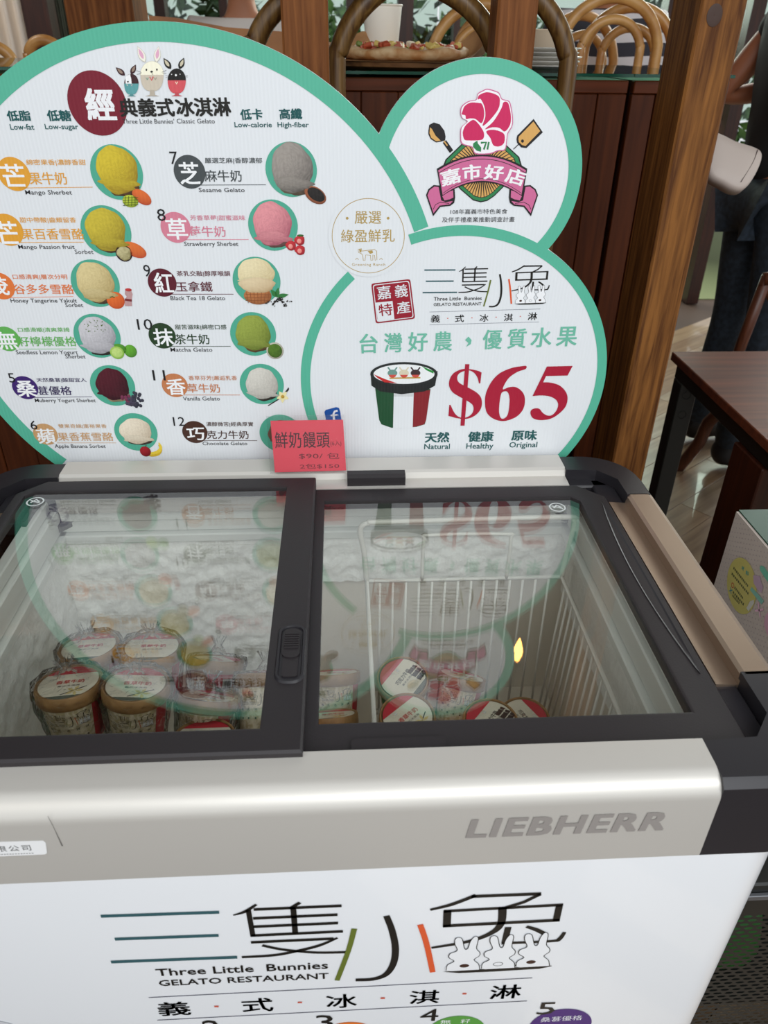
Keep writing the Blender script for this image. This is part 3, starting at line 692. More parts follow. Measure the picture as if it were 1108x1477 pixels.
o = entry(2, Z1, '2', (-60, 1210, -20, 70), OR, OR, (42, 1232), 90, '芒', (-5, 1312, 122, 125), '甜中帶酸|齒頰留香', (118, 1195, 438, 34), '果百香雪酪', (130, 1287, 485, 62), (80, 1304, 478, 1302), [('Mango Passion fruit', 108, 1340, 428, 22)],
          (.027, .029, (206, 186, 60), (132, 112, 30), (96, 66, 38), 2, 0, .002)); S.zoom(*Z3)
pb(842, 88, 78, 44, (226, 118, 54), (180, 66, 40), rot=R(-25)); pb(778, 110, 52, 52, (60, 30, 36), (30, 16, 20)); pb(778, 110, 44, 44, (196, 186, 140), (120, 110, 60), d=.0005, irr=.1, grain=.3)
S.text('Sorbet', (472, 113), (588, 113), 26, (45, 45, 48)); fin(o)
O3 = (226, 120, 58)
o = entry(3, Z3, '3', (-90, 270, -60, 60), O3, O3, (5, 315), 86, '茂', (-55, 372, 68, 110), '口感清爽|層次分明', (85, 276, 425, 34), '谷多多雪酪', (95, 365, 468, 60), (60, 388, 460, 380), [('Honey Tangerine Yakult', 70, 418, 484, 24), ('Sorbet', 412, 446, 523, 24)],
          (.0265, .029, (222, 204, 150), (160, 136, 82), (110, 76, 50), 3, 0, .002)); S.zoom(*Z3)
pb(726, 404, 56, 54, (232, 112, 48), (180, 66, 30)); S.ppoly([(785, 330), (825, 335), (825, 350), (832, 365), (826, 405), (828, 440), (785, 440), (783, 400), (795, 380), (783, 365)], (190, 150, 150), .0003); S.ppoly([(783, 392), (828, 398), (827, 412), (784, 406)], (120, 44, 50), .0005); pb(806, 338, 20, 10, (200, 60, 60), d=.0005)
S.pstroke([(690, 385), (705, 380), (720, 388)], 6, (70, 90, 40), .0006); fin(o)
G4 = (98, 176, 86)
o = entry(4, Z3, '4', (-90, 610, -60, 60), G4, G4, (42, 646), 82, '無', (0, 712, 122, 108), '口感滑順|清爽萊姆', (118, 607, 440, 32), '籽檸檬優格', (124, 692, 485, 60), (100, 710, 480, 708), [('Seedless Lemon Yogurt', 104, 742, 490, 24), ('Sherbet', 412, 768, 538, 24)],
          (.0265, .029, (206, 204, 208), (140, 138, 144), (60, 52, 46), 4, .0, .001)); S.zoom(*Z3)
c4 = FC[3]; rr = random.Random(4)
for i in range(26): blob(c4[0]+rr.uniform(-.016, .014), c4[1]+rr.uniform(.006, .026), .0007, .0010, (90, 120, 40), None, rr.random()*3, .0005, n=6, nr=1)
pb(745, 710, 48, 34, (90, 160, 50), (50, 100, 30)); pb(818, 722, 40, 40, (104, 176, 52), (56, 110, 34)); pb(735, 732, 44, 40, (170, 206, 96), (120, 170, 60), d=.0005); pb(735, 732, 34, 30, (196, 220, 130), (160, 196, 100), d=.0006, grain=.3); fin(o)
P5 = (74, 40, 118)
o = entry(5, Z3, '5', (62, 918, 102, 56), (62, 36, 108), (50, 36, 84), (158, 952), 80, '桑', (118, 1008, 240, 98), '天然桑葚|酸甜宜人', (234, 920, 545, 30), '葚優格', (244, 998, 455, 55), (190, 1014, 578, 1008), [('Muberry Yogurt Sherbet', 222, 1042, 602, 22)],
          (.025, .027, (84, 24, 38), (36, 8, 18), (190, 168, 130), 5, 0, .002)); S.zoom(*Z3); rr = random.Random(5)
for (x, y, cc) in ((790, 1020, (90, 20, 50)), (820, 1035, (40, 34, 54)), (858, 1000, (28, 26, 40)), (870, 1050, (24, 24, 38)), (845, 1040, (34, 30, 46))):
    for i in range(9): pb(x+rr.uniform(-24, 24), y+rr.uniform(-20, 20), 11, 11, tuple(v+40 for v in cc), cc, d=.0004+.00002*i, n=8, nr=2)
fin(o)
T6 = (200, 156, 108)
o = entry(6, Z3, '6', (198, 1213, 240, 54), T6, T6, (286, 1243), 76, '蘋', (245, 1302, 360, 92), '雙果奇緣|富裕果香', (370, 1208, 672, 28), '果香蕉雪酪', (370, 1285, 715, 52), (320, 1297, 728, 1297), [('Apple Banana Sorbet', 346, 1328, 664, 21)],
          (.0255, .0235, (236, 224, 202), (178, 160, 136), (74, 58, 50), 6, 0, .002)); S.zoom(*Z3)
for k, yy in enumerate((0, 14)): S.pstroke([(995, 1295+yy), (1008, 1325+yy), (990, 1352+yy), (950, 1362+yy), (925, 1356+yy)], [6, 18, 22, 16, 5], (236, 206, 66) if k == 0 else (216, 180, 50), .0003+.0001*(1-k), sm=True)
pb(912, 1350, 34, 32, (170, 34, 42), (90, 14, 24), d=.0006); S.pstroke([(912, 1325), (918, 1308)], 4, (80, 50, 30), .0007); fin(o)
G7 = (70, 76, 78)
o = entry(7, Z2, '7', (172, 800, 212, 66), G7, G7, (272, 842), 84, '芝', (226, 908, 332, 118), '嚴選芝麻|香醇濃郁', (355, 800, 660, 34), '麻牛奶', (355, 894, 552, 62), (300, 912, 678, 910), [('Sesame Gelato', 322, 949, 566, 22)],
          (.0275, .0315, (160, 152, 144), (88, 82, 78), (120, 100, 80), 7, .001, .002)); S.zoom(*Z2)
pb(942, 965, 62, 42, (170, 100, 66), (110, 60, 40), rot=R(-30)); pb(946, 962, 50, 32, (40, 36, 34), (16, 14, 14), rot=R(-30), d=.0005, grain=.5); fin(o)
K8 = (214, 128, 148)
o = entry(8, Z2, '8', (104, 1102, 148, 62), K8, K8, (198, 1138), 80, '草', (156, 1202, 268, 112), '芳香草莓|甜蜜滋味', (276, 1104, 570, 32), '莓牛奶', (272, 1188, 466, 58), (240, 1203, 586, 1202), [('Strawberry Sherbet', 244, 1236, 532, 22)],
          (.0265, .0295, (228, 150, 156), (160, 84, 100), (130, 90, 84), 8, -.001, .002)); S.zoom(*Z4)
for (x, y) in ((812, 52), (858, 24), (860, 76)): pb(x, y, 28, 26, (206, 52, 58), (130, 20, 32), irr=.1, d=.0004); pb(x-2, y+4, 12, 13, (240, 160, 150), (220, 110, 104), d=.0006)
pb(862, -2, 18, 6, (60, 110, 50), d=.0007); fin(o)
C9 = (92, 24, 40)
o = entry(9, Z4, '9', (32, 217, 68, 62), C9, C9, (126, 250), 76, '紅', (92, 305, 192, 108), '茶乳交融|醇厚喉韻', (206, 219, 490, 32), '玉拿鐵', (202, 298, 396, 54), (160, 311, 506, 311), [('Black Tea 18 Gelato', 172, 343, 462, 22)],
          (.0265, .020, (236, 222, 180), (196, 176, 130), (176, 112, 66), 9, 0, .012)); S.zoom(*Z4)
pb(636, 320, 74, 46, (190, 122, 72), (126, 72, 40), irr=.03, d=.00045, grain=.25); pb(632, 262, 96, 42, (226, 206, 168), (180, 150, 110), irr=.1, seed=2, d=.0005, grain=.08)
for i in range(7): S.pstroke([(575+i*20, 300), (585+i*17, 358)], 3, (140, 80, 46), .0006)
for i in range(3): S.pstroke([(570, 312+i*16), (704, 312+i*16)], 3, (140, 80, 46), .0006)
for (x, y, x2, y2) in ((735, 325, 705, 285), (735, 325, 745, 275), (735, 325, 800, 312)): petal(x, y, x2, y2, 12, (50, 120, 60), .0006)
rr = random.Random(9)
for i in range(40): x = rr.gauss(750, 32); y = 362+rr.uniform(-14, 14)-(20 if abs(x-750) < 20 else 0); S.pstroke([(x, y), (x+rr.uniform(-14, 14), y+rr.uniform(-7, 7))], 7, (44, 40, 36), .0007)
fin(o)
C10 = (36, 62, 34)
o = entry(10, Z4, '10', (-2, 500, 78, 56), C10, C10, (126, 533), 72, '抹', (88, 586, 192, 92), '甜苦滋味|綿密口感', (196, 503, 470, 30), '茶牛奶', (196, 578, 380, 54), (160, 589, 490, 589), [('Matcha Gelato', 172, 617, 394, 21)],
          (.026, .0275, (152, 166, 72), (92, 108, 34), (120, 92, 50), 10, 0, .002)); S.zoom(*Z4)
pb(727, 612, 46, 45, (200, 196, 180), (150, 146, 130)); pb(727, 612, 38, 37, (84, 122, 36), (44, 74, 16), d=.0005, grain=.3); fin(o)
C11 = (196, 124, 80)
o = entry(11, Z4, '11', (80, 770, 146, 54), C11, C11, (193, 797), 69, '香', (156, 848, 256, 86), '香草芬芳|邂逅乳香', (268, 773, 526, 28), '草牛奶', (262, 836, 436, 48), (220, 848, 541, 848), [('Vanilla Gelato', 238, 877, 434, 20)],
          (.025, .0265, (214, 210, 200), (156, 152, 144), (60, 50, 44), 11, 0, .001)); S.zoom(*Z4)
for i in range(4): S.pstroke([(690+i*6, 905-i*4), (760, 862), (800, 818-i*3)], 5, (54, 44, 38), .0004)
for i in range(5): a = R(72*i+20); petal(768, 856, 768+34*cos(a), 856+34*sin(a), 10, (236, 226, 170), .0006)
pb(768, 856, 9, 9, (200, 160, 60), d=.0008); fin(o)
C12 = (70, 42, 32)
o = entry(12, Z4, '12', (188, 1012, 250, 46), C12, C12, (300, 1046), 67, '巧', (262, 1088, 356, 66), '濃醇微苦|經典厚實', (362, 1018, 612, 26), '克力牛奶', (366, 1082, 588, 44), (340, 1091, 632, 1091), [('Chocolate Gelato', 342, 1115, 580, 18)],
          (.0245, .024, (120, 78, 58), (58, 34, 26), (70, 50, 40), 12, .004, 0)); fin(o)

# gold seal
newpart('gold_seal'); GOLD = (178, 150, 82); S.disc(GC, GR*1.1, WB, .0003, 64); S.ring(GC, GR, .0009, GOLD, .0004); S.zoom(*Z5)
S.text('嚴選', (122, 708), (233, 708), 54, GOLD, .0004, bold=.005); S.text('綠盈鮮乳', (65, 786), (290, 784), 54, GOLD, .0004, bold=.005); S.text('Greening Ranch', (110, 884), (250, 884), 11, GOLD, .0004, bold=.01, sp=1.2)
for x in (90, 262): S.ppoly([(x+6*cos(i), 684+6*sin(i)) for i in [k*.63 for k in range(10)]], GOLD, .0004)
cow = [(136, 815), (150, 812), (152, 822), (168, 820), (205, 815), (214, 822), (215, 858), (208, 862), (205, 840), (198, 838), (198, 860), (190, 862), (188, 840), (168, 838), (165, 862), (158, 862), (155, 838), (148, 832), (138, 828)]
S.pstroke(cow, 2.4, GOLD, .0004, closed=True)
S.ppoly([(176, 822), (196, 819), (199, 830), (186, 834)], GOLD, .0004); S.ppoly([(140, 815), (150, 815), (150, 828), (142, 826)], GOLD, .0004)
for x in (124, 225): S.pstroke([(x, 858), (x+8, 852), (x+14, 858)], 2.4, GOLD, .0004)
done('gold_seal')

# city shop emblem
newpart('award_emblem'); S.zoom(*ZE); PK = (204, 34, 92); PK2 = (206, 106, 150); OK_ = (28, 24, 26); TAN = (214, 164, 92); GR_ = (44, 128, 76)
S.pstroke([(300, 575), (240, 490)], 34, OK_, .0001); S.ppoly([(105, 400), (112, 350), (150, 330), (200, 345), (240, 400), (250, 450), (245, 480), (215, 490), (170, 498), (125, 470), (105, 430)], OK_, .0001)
S.ppoly([(118, 370), (135, 385), (165, 440), (208, 482), (170, 488), (130, 460), (114, 420)], TAN, .0003); S.pstroke([(235, 485), (265, 525)], 10, TAN, .0003)
S.pstroke([(820, 555), (895, 485)], 7, OK_, .0001); S.ppoly([(846, 470), (852, 440), (990, 300), (1062, 405), (1068, 412), (930, 545), (885, 540), (850, 500)], OK_, .0001); S.ppoly([(862, 470), (866, 448), (988, 322), (1045, 402), (922, 528), (893, 520), (866, 495)], TAN, .0003)
ell(896, 486, 12, 14, 0, 360, OK_, .0004)
dia = [(230, 690), (250, 640), (390, 505), (560, 430), (740, 500), (870, 620), (890, 690), (760, 850), (660, 950), (600, 990), (545, 1002), (480, 985), (370, 890), (260, 760)]
S.ppoly(dia, OK_, .0001); cc = (558, 720)
def sh(P, k): return [(cc[0]+(x-cc[0])*k, cc[1]+(y-cc[1])*k) for x, y in P]
S.ppoly(sh(dia, .965), GR_, .0002); S.ppoly(sh(dia, .87), OK_, .0003); S.ppoly(sh(dia, .85), TAN, .0004)
for i in range(56):
    a = 2*pi*i/56+.05; x1, y1 = cc[0]+60*cos(a), cc[1]+60*sin(a)
    r_ = 1e9; D_ = sh(dia, .85)
    for j in range(len(D_)):
        xa, ya = D_[j][0]-cc[0], D_[j][1]-cc[1]; xb, yb = D_[(j+1) % len(D_)][0]-cc[0], D_[(j+1) % len(D_)][1]-cc[1]
        den = cos(a)*(yb-ya)-sin(a)*(xb-xa)
        if abs(den) < 1e-9: continue
        t = (xa*(yb-ya)-ya*(xb-xa))/den; u = (xa*sin(a)-ya*cos(a))/den
        if t > 0 and 0 <= u <= 1: r_ = min(r_, t)
    S.pstroke([(x1, y1), (cc[0]+r_*cos(a), cc[1]+r_*sin(a))], [12, 6], OK_, .0005)
# ribbon
for sgn in (1, -1):
    def q(P): return [(x if sgn > 0 else 1112-x, y-(0 if sgn > 0 else -(556-x)*0)) for x, y in P]
    S.ppoly(q([(85, 940), (105, 890), (150, 855), (200, 860), (325, 890), (330, 960), (322, 1005), (290, 1030), (205, 1040), (145, 1118)]), OK_, .0006)
    S.ppoly(q([(97, 942), (115, 898), (155, 868), (190, 872), (212, 985), (250, 1000), (310, 990), (285, 1018), (200, 1028), (148, 1092)]), PK2, .0007)
    S.ppoly(q([(222, 950), (260, 915), (312, 900), (315, 960), (285, 975), (240, 985)]), PK2, .0007)
    S.pstroke(q([(145, 1060), (165, 1020), (205, 1000), (280, 1010)]), 5, OK_, .0008)
n = 16
def arcy(x, top): t = (x-556)/380; return (600 if top else 832)+t*t*(118 if top else 95)
T_ = [(176+(936-176)*i/n, 0) for i in range(n+1)]; up_ = [(x, arcy(x, True)) for x, _ in T_]; B_ = [(215+(896-215)*i/n, 0) for i in range(n+1)]; dn_ = [(x, arcy(x, False)+((x-556)/380)**2*55) for x, _ in B_]
S.ppoly(up_+dn_[::-1], OK_, .0008)
S.ppoly([(x*.97+556*.03, y+14) for x, y in up_]+[(x*.97+556*.03, y-13) for x, y in dn_[::-1]], PK2, .0009)
S.pstroke([(x*.96+556*.04, y+36) for x, y in up_], 5, OK_, .001); S.pstroke([(x*.96+556*.04, y-30) for x, y in dn_], 4, OK_, .001)
for ch, xa, ya, xb, yb, h in (('嘉', 220, 872, 385, 828, 130), ('市', 392, 818, 548, 802, 128), ('好', 565, 806, 728, 818, 126), ('店', 738, 826, 895, 870, 130)):
    a = Vector(S.px((xa, ya))); b_ = Vector(S.px((xb, yb))); S.text(ch, (xa, ya), (xb, yb), h, (242, 240, 242), .0012, bold=.03)
# flower
fl = [(372, 240), (385, 190), (440, 150), (505, 135), (520, 85), (560, 60), (600, 45), (660, 60), (700, 80), (725, 130), (785, 150), (805, 220), (815, 290), (810, 360), (775, 420), (765, 480), (750, 560), (690, 570), (620, 595), (500, 595), (470, 540), (385, 510), (372, 440), (380, 370), (430, 320), (385, 290)]
S.ppoly(smooth2(fl, 1, True, 4)[0], PK2, .0012)
S.ppoly(smooth2([(590+(x-590)*.965, 320+(y-320)*.965) for x, y in fl], 1, True, 4)[0], (244, 240, 244), .0013)
for P in ([(392, 230), (410, 190), (460, 162), (530, 165), (555, 175), (572, 230), (570, 290), (548, 335), (500, 300), (455, 295), (420, 300), (415, 270), (385, 260)],
          [(520, 135), (530, 100), (590, 75), (650, 85), (695, 110), (705, 150), (690, 220), (620, 310), (560, 358), (582, 280), (578, 210), (560, 160), (540, 130)],
          [(735, 160), (770, 160), (790, 220), (798, 300), (785, 360), (745, 405), (700, 375), (640, 370), (580, 385), (650, 320), (715, 215)],
          [(395, 400), (420, 350), (470, 310), (500, 315), (540, 360), (572, 420), (560, 470), (500, 480), (450, 480), (410, 475), (395, 440)],
          [(590, 405), (650, 390), (720, 410), (745, 440), (740, 500), (700, 530), (650, 520), (625, 460)]):
    S.ppoly(smooth2(P, 1, True, 4)[0], PK, .0014)
S.ppoly([(480, 505), (515, 480), (520, 505), (548, 540), (545, 575), (510, 565), (480, 535)], GR_, .0016); S.pstroke([(545, 500), (590, 495), (570, 556)], 16, GR_, .0016); S.pstroke([(612, 492), (600, 556)], 14, GR_, .0016)
S.text('108年嘉義市特色美食', (290, 1102), (768, 1098), 42, (40, 40, 45)); S.text('及伴手禮產業推動調查計畫', (220, 1170), (828, 1166), 44, (40, 40, 45))
done('award_emblem')

# shop logo, red seal, slogan
newpart('sign_logo'); S.zoom(*ZL); a_ = S.px((100, 520)); b_ = S.px((1037, 497)); draw_logo(S, a_, b_, lv=.0001); done('sign_logo')
newpart('red_seal'); S.zoom(*Z6); RD = (150, 24, 44)
a_, b_, c_, d_ = [S.px(p) for p in ((254, 166), (390, 150), (407, 288), (270, 305))]
def quad_r(P, k, r=.12):
    cx = sum(p[0] for p in P)/4; cy = sum(p[1] for p in P)/4; Q = [(cx+(p[0]-cx)*k, cy+(p[1]-cy)*k) for p in P]; o_ = []
    for i in range(4):
        p = Vector(Q[i]); a = Vector(Q[i-1]); bb = Vector(Q[(i+1) % 4])
        for t in (0, .5, 1): u = p+(a-p)*r*.5*(1-t)**2+(bb-p)*r*.5*t**2; o_.append((u.x, u.y))
    return o_
Q4 = [a_, b_, c_, d_]
S.poly(quad_r(Q4, 1), RD); S.poly(quad_r(Q4, .93), WB, .0002); S.poly(quad_r(Q4, .89), RD, .0004)
S.ppoly([(268, 232), (328, 226), (335, 290), (278, 297)], WB, .0006)
S.text('嘉', (277, 222), (325, 216), 46, WB, .0008, bold=.01); S.text('義', (338, 215), (383, 210), 44, WB, .0008, bold=.01); S.text('特', (283, 280), (330, 274), 42, RD, .0008, bold=.01); S.text('產', (344, 272), (392, 266), 42, WB, .0008, bold=.01)
done('red_seal')
newpart('slogan'); S.zoom(*Z6)
for ch, x0, x1, y in (('台', 215, 278, 409), ('灣', 300, 362, 406), ('好', 382, 450, 403), ('農', 470, 534, 401), ('優', 640, 706, 395), ('質', 726, 790, 392), ('水', 806, 878, 388), ('果', 895, 966, 385)):
    S.text(ch, (x0, y), (x1, y-2), 68, (110, 184, 160), .0002, bold=.016)
S.ppoly([(580, 362), (592, 350), (603, 362), (600, 376), (584, 386), (592, 372)], (110, 184, 160), .0002)
done('slogan')
for t_, x0, x1, y, e, ex0, ex1, ey in (('天然', 440, 525, 719, 'Natural', 438, 527, 741), ('健康', 590, 678, 716, 'Healthy', 584, 678, 739), ('原味', 740, 828, 712, 'Original', 733, 830, 735)):
    newpart('claim_words'); S.zoom(*Z6); S.text(t_, (x0, y), (x1, y-2), 36, GRN, bold=.03); S.text(e, (ex0, ey), (ex1, ey-1), 18, GRN, bold=.012); done('claim_words')
# price figures
newpart('price_figures'); S.zoom(*ZD); CR = (168, 22, 52)
def cp(P, col, d=.0002, hole=None, k=5):
    uv = smooth2([S.px(p) for p in P], 1, True, k)[0]; hs = ([smooth2([S.px(p) for p in hole], 1, True, k)[0]] if hole else []); S.poly(uv, col, d, hs)
S.ppoly([(172, 83), (206, 83), (167, 574), (134, 574)], CR, .0004)
sp_ = [(290, 238), (275, 180), (240, 145), (195, 128), (150, 140), (110, 170), (106, 215), (130, 240), (175, 262)]
S.poly([S.px(p) for p in smooth2([(303, 150), (270, 135), (200, 122), (140, 125), (80, 155), (48, 205), (45, 260), (75, 310), (140, 350), (195, 380), (232, 410), (238, 450), (215, 490), (165, 512), (120, 503), (85, 470), (55, 408)], 1, False, 5)[0]]
       + [S.px(p) for p in [(45, 408), (38, 497)]] + [S.px(p) for p in smooth2([(60, 502), (110, 515), (180, 520), (240, 500), (285, 460), (305, 410), (300, 355), (270, 315), (215, 280), (150, 248), (115, 220), (110, 180), (135, 150), (195, 132), (240, 150), (270, 190), (282, 236)], 1, False, 5)[0]]
       + [S.px(p) for p in [(293, 236)]], CR, .0003)
cp([(660, 98), (654, 122), (590, 145), (530, 185), (495, 230), (473, 284), (520, 268), (570, 265), (615, 290), (645, 335), (648, 400), (625, 460), (570, 510), (480, 538), (400, 520), (345, 470), (330, 390), (340, 310), (385, 220), (450, 155), (540, 115), (620, 100)], CR, hole=[(480, 302), (510, 305), (526, 350), (524, 420), (510, 490), (480, 518), (455, 510), (443, 460), (448, 380), (460, 320)])
S.poly([S.px(p) for p in ((825, 102), (1031, 97), (990, 174), (818, 178), (795, 228))]+[S.px(p) for p in smooth2([(795, 228), (850, 230), (920, 250), (970, 295), (990, 350), (975, 420), (920, 480), (850, 520), (770, 530), (715, 515), (694, 480), (700, 450), (730, 436), (765, 440), (790, 470), (825, 492), (865, 490), (900, 455), (915, 405), (895, 365), (845, 340), (780, 333), (710, 338)], 1, False, 5)[0]], CR, .0003)
done('price_figures')
# printed tub
newpart('tub_print'); S.zoom(*Z6)
S.ppoly([(268, 530), (460, 532), (445, 640), (440, 655), (410, 664), (325, 667), (290, 655), (282, 640)], (20, 72, 40), .0001)
S.ppoly([(400, 545), (460, 535), (445, 640), (438, 655), (398, 665)], (132, 30, 38), .0002); S.ppoly([(333, 540), (402, 540), (398, 668), (330, 668)], WB, .0003); S.ppoly([(333, 545), (402, 545), (402, 558), (333, 558)], (206, 208, 210), .0004)
S.ppoly([(252, 472), (255, 520), (285, 540), (360, 550), (440, 540), (476, 520), (485, 470)], (22, 26, 26), .0005); ell(368, 480, 117, 42, 0, 360, (30, 34, 34), .0006, 40); ell(368, 480, 106, 34, 0, 360, (236, 238, 238), .0007, 40)
S.ppoly([(275, 492), (262, 480), (300, 496), (345, 512), (300, 508)], (190, 40, 40), .0008); S.ppoly([(430, 452), (472, 470), (470, 478), (445, 466)], (40, 140, 60), .0008)
for x, c_ in ((328, (110, 150, 140)), (368, (216, 206, 180)), (408, (60, 40, 44))): ell(x, 476, 17, 12, 0, 360, c_, .0009); S.pstroke([(x-8, 466), (x-16, 456)], 5, c_, .0009); S.pstroke([(x+8, 466), (x+16, 456)], 5, c_, .0009); ell(x, 482, 13, 10, 180, 360, (206, 80, 70), .001)
S.pstroke([(318, 494), (425, 492)], 5, (190, 150, 60), .001)
done('tub_print')
newpart('social_badge'); S.z = lambda x, y: (x, y)
S.ppoly([(468, 594), (470, 591), (485, 587), (489, 588), (491, 594), (495, 620), (474, 622)], (24, 82, 160), .0002); S.pstroke([(487, 592), (483, 593), (481, 597), (482, 606)], 3, WB, .0004); S.pstroke([(477, 599), (487, 598)], 2.4, WB, .0004)
done('social_badge')

# ------------------------------------------------------------------ price card in its acrylic stand
ACR = glassmat('acrylic', (252, 252, 252), 1.16)
bl = on_z(390, 683, .8515); br = on_z(502, 680.5, .8515); tl = on_y(384, 600, 1.086)
pc = thing('price_card', 'red handwritten-style price card in a clear acrylic stand on the rear rim', 'price card', (bl+br)/2)
PM = off(pc); K = Sheet(bl, br-bl, tl-bl); K.d = 0; kw = (br-bl).length; kh = (tl-bl).length
def slab(s, u0, v0, u1, v1, d0, d1, col=(0, 0, 0, 1)):
    P = [s.pt(u, v, d) for d in (d0, d1) for (u, v) in ((u0, v0), (u1, v0), (u1, v1), (u0, v1))]
    s.mb.add(P, [(0, 3, 2, 1), (4, 5, 6, 7), (0, 1, 5, 4), (1, 2, 6, 5), (2, 3, 7, 6), (3, 0, 4, 7)], col)
CLR = glassmat('acrylic_face', (252, 252, 252), 1.03)
K.mb = MB(); slab(K, .0008, .0008, kw-.0008, kh-.0008, .0012, .0022); K.mb.build('front_sheet', CLR, pc, False, PM)
K.mb = MB(); slab(K, 0, 0, .0008, kh, .0012, .0022); slab(K, kw-.0008, 0, kw, kh, .0012, .0022); slab(K, 0, kh-.0008, kw, kh, .0012, .0022); slab(K, 0, 0, kw, kh, -.0022, -.0012); slab(K, 0, -.0005, kw, .0015, -.0022, .0022); K.mb.build('acrylic_sleeve', ACR, pc, False, PM)
K.zoom(370, 580, 560, 700, 1108, 700)
K.mb = MB(); q = [K.px(p) for p in ((132, 155), (742, 128), (755, 555), (155, 590))]; K.poly(q, (206, 58, 74), .0002); K.poly([(p[0], p[1]) for p in reversed(q)], (214, 66, 82), -.0002)
o_ = K.mb.build('red_paper', GLOSSINK, pc, False, PM)
K.mb = MB(); K.text('鮮奶饅頭', (165, 386), (625, 368), 138, (64, 18, 28), .0005, bold=.006); K.text('(6入)', (630, 360), (722, 354), 54, (96, 22, 34), .0005)
K.text('$90/ 包', (362, 472), (702, 462), 54, (104, 20, 34), .0005); K.text('2包$150', (368, 556), (698, 540), 44, (104, 20, 34), .0005)
K.mb.build('card_lettering', GLOSSINK, o_, False, PM)

# ------------------------------------------------------------------ wire basket
bx0, bx1, byr, byf, bz, bf = .032, .356, .990, .575, .682, .40
wb = thing('wire_basket', 'white wire hanging basket in the right half of the freezer', 'basket', ((bx0+bx1)/2, (byr+byf)/2, bf)); WM = off(wb)
b = MB(); b.tube([(bx0, byf, bz), (bx1, byf, bz), (bx1, byr, bz), (bx0, byr, bz)], .0042, 8, closed=True); b.build('rim', WIREW, wb, 'all', WM)
b = MB(); b.tube(smooth3([(bx0, byr, bz), (bx0-.004, byr, .74), (bx0-.010, byr, .783), (bx0+.004, byr, .796), (bx0+.03, byr, .797), (bx1-.02, byr, .800), (bx1+.002, byr, .796), (bx1+.006, byr, .782), (bx1+.002, byr, .74), (bx1, byr, bz)], 4), .0045, 8); b.build('hanger_frame', WIREW, wb, 'all', WM)
q0 = on_y(612, 772, byr); q1 = on_y(738, 770, byr)
b = MB(); b.tube(smooth3([(q0.x, byr, bz), (q0.x, byr, q0.z-.01), (q0.x+.01, byr, q0.z), (q1.x-.01, byr, q1.z), (q1.x, byr, q1.z-.01), (q1.x, byr, bz)], 4), .0032, 8); b.build('hanger_frame', WIREW, wb, 'all', WM)
def wires(pts0, pts1, r=.0021):
    first = None
    for a, c_ in zip(pts0, pts1):
        if first is None:
            b = MB(); b.tube([(0, 0, 0), Vector(c_)-Vector(a)], r, 6); first = b.build('wire', WIREW, wb, 'all'); o = first
        else: o = first.copy(); COL.objects.link(o); o.parent = wb
        o.location = Vector(a)-Vector(wb.location)
NB = 15; xs = [bx0+(bx1-bx0)*i/NB for i in range(1, NB)]
wires([(x, byr, bz) for x in xs], [(x, byr-.012, bf) for x in xs])
wires([(x, byf, bz) for x in xs], [(x, byf+.012, bf) for x in xs])
ys = [byf+(byr-byf)*i/18 for i in range(1, 18)]
wires([(bx0, y, bz) for y in ys], [(bx0+.01, y, bf) for y in ys]); wires([(bx1, y, bz) for y in ys], [(bx1-.01, y, bf) for y in ys])
wires([(x, byf+.012, bf) for x in xs], [(x, byr-.012, bf) for x in xs]); wires([(bx0+.01, y, bf) for y in ys[::4]], [(bx1-.01, y, bf) for y in ys[::4]])
b = MB(); b.tube([(bx0+.01, byf+.012, bf), (bx1-.01, byf+.012, bf), (bx1-.01, byr-.012, bf), (bx0+.01, byr-.012, bf)], .003, 8, closed=True); b.build('bottom_ring', WIREW, wb, 'all', WM)

# ------------------------------------------------------------------ gelato cups
CUPB = mat('cup_paper', (240, 228, 202), .55, noise=(160, (206, 190, 150), 1.4)); RIM = mat('kraft_lid_rim', (172, 132, 84), .45, noise=(60, (150, 112, 68), 1))
CUPSIDE = inkmat('cup_print', .5)
class Cyl(Sheet):
    def pt(s, u, v, d=0):
        r = .0325+(.0395-.0325)*v/.070; a = -pi/2+u/.037; r += .0003+d; return Vector((r*cos(a), r*sin(a), v))
    def poly(s, uv, col, d=0, holes=()):
        # subdivide rectangles so they wrap
        if len(uv) == 4 and abs(uv[1][0]-uv[0][0]) > .01:
            n = 20
            vs = [s.pt(uv[0][0]+(uv[1][0]-uv[0][0])*i/n, uv[0][1], d) for i in range(n+1)]+[s.pt(uv[3][0]+(uv[2][0]-uv[3][0])*i/n, uv[3][1], d) for i in range(n+1)]
            s.mb.add(vs, [(i, i+1, n+2+i, n+1+i) for i in range(n)], lin(col)); return
        Sheet.poly(s, uv, col, d, holes)
def rect(s, u0, v0, u1, v1, col, d=0): s.poly([(u0, v0), (u1, v0), (u1, v1), (u0, v1)], col, d)
b = MB(); b.lathe([(.029, .0), (.0320, .0), (.0325, .001), (.0395, .070)], 40, cap=True); body_me = b.build('cup_body', CUPB, None, 50)
b = MB(); b.lathe([(.0405, .062), (.0430, .064), (.0435, .068), (.0430, .080), (.0418, .0822), (.0402, .0820), (.0392, .0800), (.030, .0800)], 40); b.lathe([(.0395, .0800), (.001, .0800)], 40); rim_me = b.build('lid_rim', RIM, None, 50)
cy = Cyl((0, 0, 0), (1, 0, 0), (0, 0, 1)); cy.mb = MB(); cy.d = 0
rect(cy, .034, .003, .078, .062, (196, 34, 52)); rect(cy, -.078, .003, -.040, .062, (30, 120, 66))
rect(cy, .058, .012, .076, .055, (232, 230, 226), .0003)
for k in range(9): rect(cy, .060, .015+k*.0043, .0745-(k % 3)*.0015, .0168+k*.0043, (120, 118, 116), .0005) if k < 5 else None
